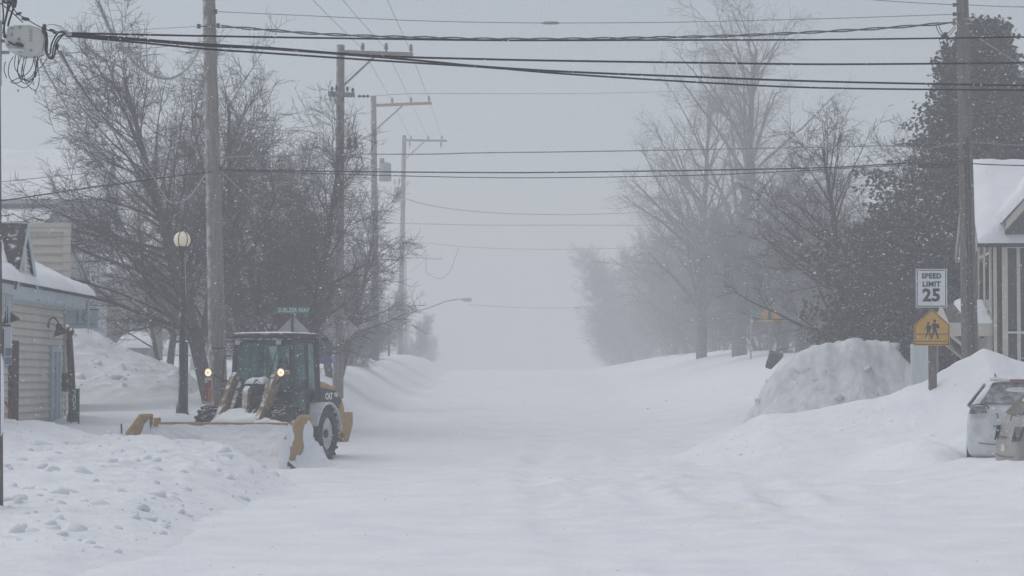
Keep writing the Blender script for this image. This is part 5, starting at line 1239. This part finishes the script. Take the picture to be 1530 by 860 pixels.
lp3('cab_frame', 'black', cabf, .006)
lp3('cab_roof', 'black', lambda m: m.prism([(-.70, CF + .0, 2.57), (.70, CF + .0, 2.57), (.72, CB + .04, 2.57), (-.72, CB + .04, 2.57)], (0, 0, .10)), .03)
snow_slab('roof_snow', (-.69, CF, 2.668), (.69, CF, 2.668), (.70, CB + .02, 2.668), (-.70, CB + .02, 2.668), .022, 30, 26, 77, amp=.012, parent=ld)
lp3('windscreen', 'glass', lambda m: m.add([(-CX + .05, CF + .005, 1.05), (CX - .05, CF + .005, 1.05), (CX - .1, CF + .1, CZ1 - .08), (-CX + .1, CF + .1, CZ1 - .08)], [[0, 1, 2, 3]]))
lp3('rear_window', 'frostglass', lambda m: m.add([(-CX + .08, CB - .02, 1.53), (CX - .08, CB - .02, 1.53), (CX - .12, CB - .02, CZ1 - .08), (-CX + .12, CB - .02, CZ1 - .08)], [[0, 1, 2, 3]]))
for s in (-1, 1):
    lp3('side_window', 'frostglass', lambda m: m.add([(s * CX, -.38, 1.5), (s * CX, CB - .08, 1.5), (s * (CX - .05), CB - .1, CZ1 - .09), (s * (CX - .05), -.38, CZ1 - .09)], [[0, 1, 2, 3]]))
    d = lp3('cab_door', 'glass', lambda m: m.add([(s * CX, CF + .06, 1.0), (s * CX, -.46, 1.0), (s * (CX - .05), -.46, CZ1 - .09), (s * (CX - .05), CF + .14, CZ1 - .09)], [[0, 1, 2, 3]]))
    m = MB(); m.tube([(s * (CX + .03), -.52, 1.35), (s * (CX + .05), -.52, 1.45), (s * (CX + .03), -.52, 1.55)], .014, 6); m.build('handle', M['darkmetal'], d)
lp3('headliner_visor', 'black', lambda m: m.bbox((-.55, CF + .14, 2.40), (.55, CF + .5, 2.5)), .02)
lp3('seat', 'black', lambda m: (m.bbox((-.16, -.62, 1.18), (.36, -.14, 1.32)), m.bbox((-.14, -.22, 1.3), (.34, -.10, 2.02)), m.bbox((-.02, -.5, .98), (.22, -.2, 1.2))), .05)
lp3('steering_wheel', 'black', lambda m: (m.tube([(.10 + .19 * math.cos(a), -.88 + .13 * math.sin(a), 1.62 + .13 * math.sin(a)) for a in [i * math.pi / 8 for i in range(17)]], .016, 6), m.tube([(.10, -1.08, 1.2), (.10, -.88, 1.62)], .04, 8), m.tube([(-.09, -.88, 1.62), (.29, -.88, 1.62)], .014, 6)))
lp3('dashboard', 'black', lambda m: m.bbox((-.25, -1.2, 1.2), (.35, -1.02, 1.5)), .04)
lp3('wiper', 'darkmetal', lambda m: (m.tube([(.12, CF - .01, 1.62), (.34, CF + .07, 2.42)], .012, 5), m.tube([(.12, CF - .02, 1.50), (.10, CF - .01, 2.0)], .009, 5)))
for x in (-.52, .40):
    w_ = lp3('work_lamp', 'black', lambda m: m.box((x, CF - .03, 2.47), (.14, .09, .11)), .015)
    m = MB(); m.box((x, CF - .08, 2.47), (.11, .006, .085)); m.build('lens', M['signback'], w_)
lp3('roof_antenna', 'darkmetal', lambda m: (m.tube([(.68, -.1, 2.60), (.84, .02, 2.57)], .01, 5), m.box((.88, .04, 2.55), (.09, .04, .10), Matrix.Rotation(.4, 3, 'Y'))))
lp3('mirror_arm', 'darkmetal', lambda m: m.tube([(-.66, CF + .08, 2.50), (-.80, CF - .02, 2.50), (-.80, CF - .04, 2.36), (-.98, CF - .1, 2.36)], .012, 6))
lp3('mirror', 'darkmetal', lambda m: m.box((-1.02, CF - .1, 2.36), (.17, .05, .045)), .01)
lp3('handrail', 'darkmetal', lambda m: m.tube(catmull([Vector(p) for p in ((-.68, CF - .02, 2.20), (-.80, CF - .05, 2.18), (-.84, CF - .05, 2.05), (-.86, CF - .08, 1.5), (-.88, CF - .1, 1.0))], 6), .016, 6))
lp3('handrail', 'darkmetal', lambda m: m.tube([(.72, -1.2, 1.1), (.76, -1.2, 1.15), (.74, -1.2, 1.8), (.70, -1.2, 1.85)], .016, 6))
lp3('cab_step', 'black', lambda m: (m.bbox((.66, -1.1, .34), (.86, -.5, .38)), m.bbox((.68, -1.08, .38), (.70, -1.04, .95)), m.bbox((.68, -.56, .38), (.70, -.52, .95))))
# front frame tower, arms, cylinders, hoses
lp3('front_tower', 'black', lambda m: (m.prism([(-.36, -1.42, .6), (-.36, -1.42, 1.66), (-.36, -1.72, 1.66), (-.36, -2.3, .9), (-.36, -2.3, .6)], (.10, 0, 0)), m.prism([(.26, -1.42, .6), (.26, -1.42, 1.66), (.26, -1.72, 1.66), (.26, -2.3, .9), (.26, -2.3, .6)], (.10, 0, 0)), m.bbox((-.26, -1.9, .6), (.26, -1.45, 1.35)), m.bbox((-.26, -1.72, 1.35), (.26, -1.44, 1.62))), .012)
snow_slab('tower_snow', (-.20, -1.74, 1.62), (.22, -1.74, 1.62), (.22, -1.42, 1.68), (-.20, -1.42, 1.68), .07, 22, 18, 79, amp=.04, parent=ld)
snow_slab('frame_snow', (-.5, -2.85, .78), (.5, -2.85, .78), (.42, -2.1, .98), (-.42, -2.1, .98), .14, 26, 22, 80, amp=.05, parent=ld)
for s in (-1, 1):
    x = s * .45
    lp3('lift_arm', 'armyellow', lambda m: m.prism([(x - .05, -1.50, 1.80), (x - .05, -1.66, 1.86), (x - .05, -1.84, 1.76), (x - .05, -2.30, 1.22), (x - .05, -2.98, .62), (x - .05, -3.0, .30), (x - .05, -2.86, .26), (x - .05, -2.2, .86), (x - .05, -1.56, 1.56)], (.10, 0, 0)), .012)
    lp3('lift_cylinder', 'black', lambda m: (m.tube([(s * .30, -1.5, .75), (s * .30, -2.0, .85)], .055, 10), m.tube([(s * .30, -2.0, .85), (s * .40, -2.35, .98)], .03, 8)))
    lp3('pivot_pin', 'metal', lambda m: m.lathe([(.001, -.09), (.05, -.09), (.05, .09), (.001, .09)], (x, -1.64, 1.72), 12, RY))
lp3('bell_crank', 'yellow2', lambda m: m.prism([(-.05, -1.9, 1.36), (-.05, -2.06, 1.58), (-.05, -2.2, 1.5), (-.05, -2.25, 1.1), (-.05, -2.35, .72), (-.05, -2.2, .7), (-.05, -2.06, 1.1)], (.12, 0, 0)), .012)
lp3('tilt_cylinder', 'black', lambda m: (m.tube([(0.02, -1.5, 1.38), (.02, -1.9, 1.46)], .06, 10), m.tube([(.02, -1.9, 1.46), (.02, -2.12, 1.53)], .03, 8)))
rh = random.Random(5)
for i in range(7):
    x0 = .08 + i * .045
    q = [Vector(p) for p in ((x0 * .8, -1.5, 1.62 - .02 * i), (x0, -1.85, 1.68 - .05 * i), (x0 + rh.uniform(-.05, .1), -2.2, 1.25), (x0 + rh.uniform(-.12, .05), -2.6, .85), (x0 - .1, -2.85, .62))]
    lp3('hydraulic_hose', 'wire', lambda m: m.tube(catmull(q, 6), .016, 6))
lp3('coupler', 'yellow2', lambda m: (m.bbox((-.55, -3.0, .22), (.55, -2.9, .80)), m.bbox((-.6, -2.92, .66), (.6, -2.84, .78))), .01)
# headlamps on stalks
for s in (-1, 1):
    x, y, z = s * .80, -2.2, 1.85
    lp3('lamp_stalk', 'darkmetal', lambda m: m.tube([(s * .46, -1.62, 1.60), (s * .62, -1.85, 1.70), (x, y + .06, z)], .022, 8))
    h = lp3('headlamp', 'black', lambda m: (m.lathe([(.001, .12), (.05, .11), (.085, .04), (.09, -.02), (.078, -.025)], (x, y, z), 16, Matrix.Rotation(R(90), 3, 'X').inverted() @ Matrix.Rotation(R(180), 3, 'X') if False else Matrix.Rotation(R(-90), 3, 'X')),))
    m = MB(); m.lathe([(.080, 0), (.06, .016), (.001, .024)], (x, y - .012, z), 16, Matrix.Rotation(R(90), 3, 'X')); m.build('lens', M['beam'], h)
    m = MB(); m.lathe([(.022, 0), (.018, .012), (.001, .016)], (x, y - .034, z), 10, Matrix.Rotation(R(90), 3, 'X')); m.build('bulb', M['bulb'], h)
    t = lp3('turn_lamp', 'yellow2' if s > 0 else 'black', lambda m: m.box((x + s * .12, y + .03, z), (.10, .06, .09)), .012)
# plow box
PW, PYY = 1.72, -3.06
def mold(m):
    pr = [(PYY + .05, .02), (PYY + .10, .25), (PYY + .10, .55), (PYY + .04, .80)]
    for (a, b) in zip(pr, pr[1:]): m.prism([(-PW, a[0], a[1]), (-PW, b[0], b[1]), (-PW, b[0] + .03, b[1]), (-PW, a[0] + .03, a[1])], (2 * PW, 0, 0))
    for x in (-1.2, -.6, .6, 1.2): m.bbox((x - .03, PYY + .12, .05), (x + .03, PYY + .28, .74))
pw = lp3('plow_blade', 'yellow2', mold)
def sub(name, mt, fn, bevel=0, par=None):
    m = MB(); fn(m); return m.build(name, M[mt] if isinstance(mt, str) else mt, par or pw, bevel)
sub('top_rail', 'yellow', lambda m: (m.bbox((-PW + .1, PYY - .02, .79), (PW, PYY + .08, .855)), m.bbox((-PW + .12, PYY - .05, .76), (-PW + .22, PYY + .10, .94))), .01)
for s in (-1, 1):
    x = s * PW
    sub('side_plate', 'yellow2', lambda m: m.prism([(x - .02, PYY + .15, .02), (x - .02, PYY + .15, .97), (x - .02, PYY - .42, .97), (x - .02, PYY - 1.20, .52), (x - .02, PYY - 1.25, .02)], (.04, 0, 0)), .006)
    sub('plate_edge', 'yellow', lambda m: (bar(m, (x, PYY + .15, .98), (x, PYY - .42, .98), .055), bar(m, (x, PYY - .42, .98), (x, PYY - 1.20, .53), .055)))
    if s < 0: sub('guide_stick', 'darkmetal', lambda m: m.tube([(x - s * .02, PYY - 1.24, .22), (x, PYY - 1.25, .84)], .017, 6))
def sheet(name, nu, nv, fn, seed, par):
    U, V = np.meshgrid(np.linspace(0, 1, nu), np.linspace(0, 1, nv)); X, Y, Z = fn(U, V)
    i = np.arange(nu - 1)[None, :] + nu * np.arange(nv - 1)[:, None]
    Q = np.stack([i, i + 1, i + nu + 1, i + nu], -1).reshape(-1, 4)
    return link(name, np_mesh(name, np.stack([X, Y, Z], -1).reshape(-1, 3), Q), PILE, par)
def packed(U, V):
    X = -PW + .06 + U * (2 * PW - .12); Z = -.05 + V * .85 + .05 * fbm(X, V, 1.6, 5, 5, .6) * V
    Y = PYY - .03 - .75 * (1 - V) ** 2.0 - .07 * np.sin(V * 3.1) + .09 * fbm(X, V * 2, 1.6, 6, 6, .6) * np.clip((1 - V) * 4 + .2, 0, 1)
    e = np.clip(np.minimum(U, 1 - U) * 14, 0, 1); return X, Y + .04 * (1 - e), Z
sheet('packed_snow', 160, 40, packed, 1, pw)
def behind(U, V):
    X = -PW + .25 + U * (2 * PW - .4); Y = PYY + .08 + V * .55
    Z = .50 + np.sin(np.clip(V, 0, 1) * math.pi) ** .7 * (.26 + .10 * np.clip(X + .3, -1, 1) + .20 * fbm(X, V, 1.6, 4, 8)) ; return X, Y, Z
sheet('packed_snow', 110, 16, behind, 1, pw)
def outer(U, V):                       # snow caked on the outside of the right plate and in front of the wheel
    Y = PYY - 1.15 + U * 1.9; zt = np.interp(U, [0, .12, .3, .5, .7, 1], [.16, .18, .22, .46, .56, .42]) + .12 * fbm(U * 3, V * 0, 2.5, 4, 15, .6)
    Z = -.05 + V * zt; X = PW + .03 + (1 - V) ** 1.6 * (.22 + .25 * np.sin(U * 3)) + .14 * fbm(Y, Z, 2.6, 5, 16, .6) * (1.1 - V); return X, Y, Z
sheet('packed_snow', 50, 24, outer, 1, pw)
def inner(U, V):
    Y = PYY - 1.2 + U * 1.15; zt = np.interp(U, [0, .25, .6, .8, 1], [.55, .66, .62, .85, .98]) + .05 * fbm(U * 3, V * 0, 2, 3, 18)
    Z = -.05 + V * zt; X = -PW + .03 + (1 - V) ** 1.6 * .35 + .03 * fbm(Y, Z, 2.2, 4, 17) * (1 - V); return X, Y, Z
sheet('packed_snow', 36, 20, inner, 1, pw)
def patch(U, V):                       # ragged crust above, leaving a bare yellow strip
    a = U * 2 * math.pi; r = V * (1 + .35 * fbm(np.cos(a), np.sin(a), 1.6, 4, 19))
    return PW + .025 + .05 * (1 - V ** 2), PYY - 1.10 + .10 * r * np.cos(a), .30 + .22 * r * np.sin(a)
sheet('packed_snow', 40, 8, patch, 1, pw)
def patch2(U, V):
    a = U * 2 * math.pi; r = V * (1 + .4 * fbm(np.cos(a), np.sin(a), 1.6, 4, 29))
    return PW + .025 + .06 * (1 - V ** 2), PYY - .02 + .26 * r * np.cos(a), .56 + .34 * r * np.sin(a)
sheet('packed_snow', 40, 8, patch2, 1, pw)
def patch3(U, V):
    a = U * 2 * math.pi; r = V * (1 + .4 * fbm(np.cos(a), np.sin(a), 1.9, 4, 39))
    return PW + .03 + .05 * (1 - V ** 2), PYY - .98 + .20 * r * np.cos(a), .62 + .20 * r * np.sin(a)
sheet('packed_snow', 40, 8, patch3, 1, pw)
def rim_snow(U, V):
    Y = PYY - 1.26 + .10 * np.sin(V * 3.1) * -1; Z = .0 + U * .56; X = PW - .08 + V * .18 + .03 * fbm(U * 3, V, 2, 3, 44); return X, Y, Z
sheet('packed_snow', 24, 8, rim_snow, 1, pw)

# operator: one continuous skinned body, seated
def person(loc, rz, label):
    root = empty('person', loc, label, 'person', rz=rz)
    V = [(0, 0, .10), (0, .02, .30), (0, .01, .48), (0, -.01, .56), (0, -.03, .66), (0, -.03, .76),
         (.18, 0, .48), (.25, -.12, .28), (.16, -.36, .32), (.13, -.44, .34),
         (-.18, 0, .48), (-.25, -.12, .28), (-.16, -.36, .32), (-.13, -.44, .34),
         (.10, -.04, .08), (.13, -.42, .12), (.12, -.48, -.28), (.12, -.58, -.30),
         (-.10, -.04, .08), (-.13, -.42, .12), (-.12, -.48, -.28), (-.12, -.58, -.30)]
    E = [(0, 1), (1, 2), (2, 3), (3, 4), (4, 5), (2, 6), (6, 7), (7, 8), (8, 9), (2, 10), (10, 11), (11, 12), (12, 13), (0, 14), (14, 15), (15, 16), (16, 17), (0, 18), (18, 19), (19, 20), (20, 21)]
    Rr = [.16, .16, .15, .065, .095, .085, .075, .06, .045, .04, .075, .06, .045, .04, .10, .08, .06, .05, .10, .08, .06, .05]
    me = bpy.data.meshes.new('body'); me.from_pydata(V, E, []); o = link('body', me, M['jacket'], root)
    md = o.modifiers.new('skin', 'SKIN'); md.use_smooth_shade = True
    for i, r in enumerate(Rr): me.skin_vertices[0].data[i].radius = (r, r)
    me.skin_vertices[0].data[0].use_root = True
    s_ = o.modifiers.new('sub', 'SUBSURF'); s_.levels = 1; s_.render_levels = 2
    def pp(name, mt, fn): m = MB(); fn(m); return m.build(name, M[mt], root)
    pp('face', 'skin', lambda m: (m.lathe([(.001, -.12), (.05, -.10), (.075, -.04), (.078, .03), (.05, .09), (.001, .1)], (0, -.065, .71), 14), m.box((0, -.15, .70), (.022, .03, .04)), m.box((-.03, -.137, .725), (.022, .012, .012)), m.box((.03, -.137, .725), (.022, .012, .012)), m.box((0, -.135, .655), (.04, .012, .01))))
    pp('knit_cap', 'jacket', lambda m: m.lathe([(.095, -.02), (.10, .02), (.09, .07), (.05, .115), (.001, .13)], (0, -.035, .745), 14))
    for s in (-1, 1):
        def hand(m):
            c = Vector((s * .12, -.47, .345)); m.box(c, (.035, .09, .07))
            for k in range(4): m.tube([c + Vector((s * -.01, -.03, .03 - k * .02)), c + Vector((s * -.025, -.085, .035 - k * .02)), c + Vector((s * -.05, -.075, .03 - k * .02))], .009, 5)
            m.tube([c + Vector((s * -.01, .0, .03)), c + Vector((s * -.05, -.03, .04))], .010, 5)
        pp('glove', 'black', hand)
    return root
lrot = Matrix.Rotation(R(-17), 4, 'Z')
person(Vector((-4.80, 51.2, 0)) + (lrot @ Vector((.10, -.36, 1.30))), R(-17), 'driver in navy jacket and cap sitting in the loader cab, hands on the wheel')

# ------------------------------------------------------------------ parked cars
def car(loc, rz, label, paint, glassm, roof_half=.52, snowy=True):
    root = empty('parked_car', loc, label, 'car', 'cars parked at the right edge', rz)
    # stations: y, z bottom, z belt, z roof, half belt, half roof
    st = [(0.00, .38, .56, .58, .80, .70), (.03, .34, .74, .78, .90, .80), (.10, .30, 1.00, 1.08, .93, .84), (.18, .28, 1.16, 1.24, .94, .82), (.36, .27, 1.20, 1.50, .94, .68), (.54, .27, 1.20, 1.66, .94, roof_half + .02),
          (.9, .27, 1.18, 1.71, .94, roof_half + .05), (1.8, .27, 1.14, 1.73, .94, roof_half + .08), (2.5, .27, 1.10, 1.68, .94, roof_half + .06), (3.1, .27, 1.06, 1.40, .93, .62), (3.5, .27, 1.03, 1.10, .92, .80), (4.1, .28, .94, .98, .88, .78), (4.4, .32, .78, .82, .80, .68), (4.5, .38, .56, .58, .70, .6)]
    m = MB(); vs = []; fs = []
    for (y, zb, zl, zr, wb, wr) in st:
        h = [(.3 * wb, zb), (.92 * wb, zb), (wb, zb + .16), (wb, (zb + zl) / 2), (wb * .985, zl), (wr + .02, zr - .06 * min(1, (zr - zl) * 4 + .2)), (wr - .10, zr), (.3 * wr, zr + .015)]
        ring = [(x, y, z) for x, z in h] + [(-x, y, z) for x, z in h[::-1]]
        vs += ring
    n = 16
    for i in range(len(st) - 1):
        for k in range(n): fs.append([i * n + k, i * n + (k + 1) % n, (i + 1) * n + (k + 1) % n, (i + 1) * n + k])
    fs.append(list(range(n))); fs.append([len(vs) - n + k for k in range(n)][::-1])
    m.add(vs, fs, True); b = m.build('body', M[paint], root)
    s_ = b.modifiers.new('sub', 'SUBSURF'); s_.levels = 1; s_.render_levels = 2
    def cp(name, mt, fn, bevel=0, par=None): mm = MB(); fn(mm); return mm.build(name, M[mt], par or root, bevel)
    hp_ = lambda w0, w1, y0, y1, z0, z1: [(-w0, y0, z0), (w0, y0, z0), (w1, y1, z1), (-w1, y1, z1)]
    cp('rear_window', glassm, lambda m: m.prism(hp_(.70, .47, .185, .53, 1.26, 1.635), (0, -.03, .012)), .012)
    for s in (-1, 1):
        cp('side_window', glassm, lambda m: (m.prism([(s * .925, .62, 1.22), (s * .925, 1.7, 1.19), (s * (roof_half + .115), 1.72, 1.62), (s * (roof_half + .095), .78, 1.60)], (s * .02, 0, .01)), m.prism([(s * .925, 1.78, 1.19), (s * .925, 2.9, 1.14), (s * (roof_half + .115), 2.4, 1.60), (s * (roof_half + .115), 1.80, 1.62)], (s * .02, 0, .01))))
        cp('tail_lamp', 'frost' if snowy else 'darkglass', lambda m: m.prism([(s * .88, .04, 1.08), (s * .56, .035, 1.10), (s * .60, .06, 1.22), (s * .86, .09, 1.22)] if snowy else [(s * .945, .06, .82), (s * .70, .0, .80), (s * .72, .06, 1.06), (s * .945, .16, 1.06)], (s * .004, -.03, 0)), .008)
        cp('tail_lamp_trim', 'darkmetal', lambda m: m.tube(catmull([Vector(p) for p in ((s * .84, .045, 1.235), (s * .68, .015, 1.255), (s * .55, .01, 1.21), (s * .55, .0, 1.16))], 5), .012, 5))
        cp('roof_rail', 'darkmetal', lambda m: m.tube(catmull([Vector(p) for p in ((s * .42, .75, 1.70), (s * .43, .95, 1.775), (s * .45, 1.6, 1.80), (s * .45, 2.3, 1.77), (s * .45, 2.5, 1.68))], 5), .014, 6))
        for y in (.85, 3.6):
            wv = cp('wheel', 'rubber', lambda m: m.lathe([(.20, -.10), (.30, -.11), (.335, -.07), (.335, .07), (.30, .11), (.20, .10)], (s * .84, y, .33), 24, RY))
            cp('rim', 'metal', lambda m: m.lathe([(.20, s * .08), (.19, s * .05), (.06, s * .07), (.001, s * .08)], (s * .84, y, .33), 16, RY), par=wv)
    cp('spoiler', paint, lambda m: m.prism([(-roof_half, .44, 1.665), (roof_half, .44, 1.665), (roof_half + .02, .62, 1.70), (-roof_half - .02, .62, 1.70)], (0, 0, .045)), .012)
    cp('brake_lamp', 'red', lambda m: m.bbox((-.17, .425, 1.668), (.17, .445, 1.70)), .004)
    cp('hatch_handle', 'darkmetal', lambda m: m.bbox((-.46, .005, .855), (.06, .03, .88)), .006)
    cp('number_plate', 'plate', lambda m: m.bbox((-.26, -.004, .62), (.05, .02, .74)), .006)
    cp('bumper_seam', 'darkmetal', lambda m: m.tube(catmull([Vector(p) for p in ((-.80, .04, .60), (-.6, -.005, .55), (0, -.02, .54), (.6, -.005, .55), (.80, .04, .60))], 6), .008, 5))
    return root
car((9.05, 43.0, .02), R(-12), 'snow caked car seen from behind, buried in front of the tall white snow pile', 'carsnow', 'frost')
car((8.34, 40.9, -.12), R(-90), 'grey brown car cut off by the right edge, standing before the snow caked one', 'cargrey', 'darkglass', snowy=False)

# ------------------------------------------------------------------ falling snow
rng = np.random.default_rng(7)
NFL = 100000
yy = 8 + (64 - 8) * rng.random(NFL) ** .62
fx_ = (rng.random(NFL) * 2 - 1) * (.235 * yy + 1.5); fz = -.2 + rng.random(NFL) * (2.2 + .165 * yy)
zz = np.maximum(fz, ground(fx_, yy, False) + .05)
rr = .0016 + .0032 * rng.random(NFL) ** 2
D = np.array([(1, 0, 0), (-1, 0, 0), (0, 1, 0), (0, -1, 0), (0, 0, 1), (0, 0, -1)], float)
jit = 1 + .5 * (rng.random((NFL, 6, 1)) - .5)
Vf = np.stack([fx_, yy, zz], -1)[:, None, :] + D[None] * jit * rr[:, None, None] * np.array([1.35, 1, 1.0])
T = np.array([(0, 2, 4), (2, 1, 4), (1, 3, 4), (3, 0, 4), (2, 0, 5), (1, 2, 5), (3, 1, 5), (0, 3, 5)])
Qf = (np.arange(NFL)[:, None, None] * 6 + T[None]).reshape(-1, 3)
fl = link('falling_snow', np_mesh('falling_snow', Vf.reshape(-1, 3), Qf), mat('snowflakes', (.86, .88, .9), rough=.8))
tag(fl, 'small white snowflakes blowing through the air', 'snowflakes', kind='stuff')
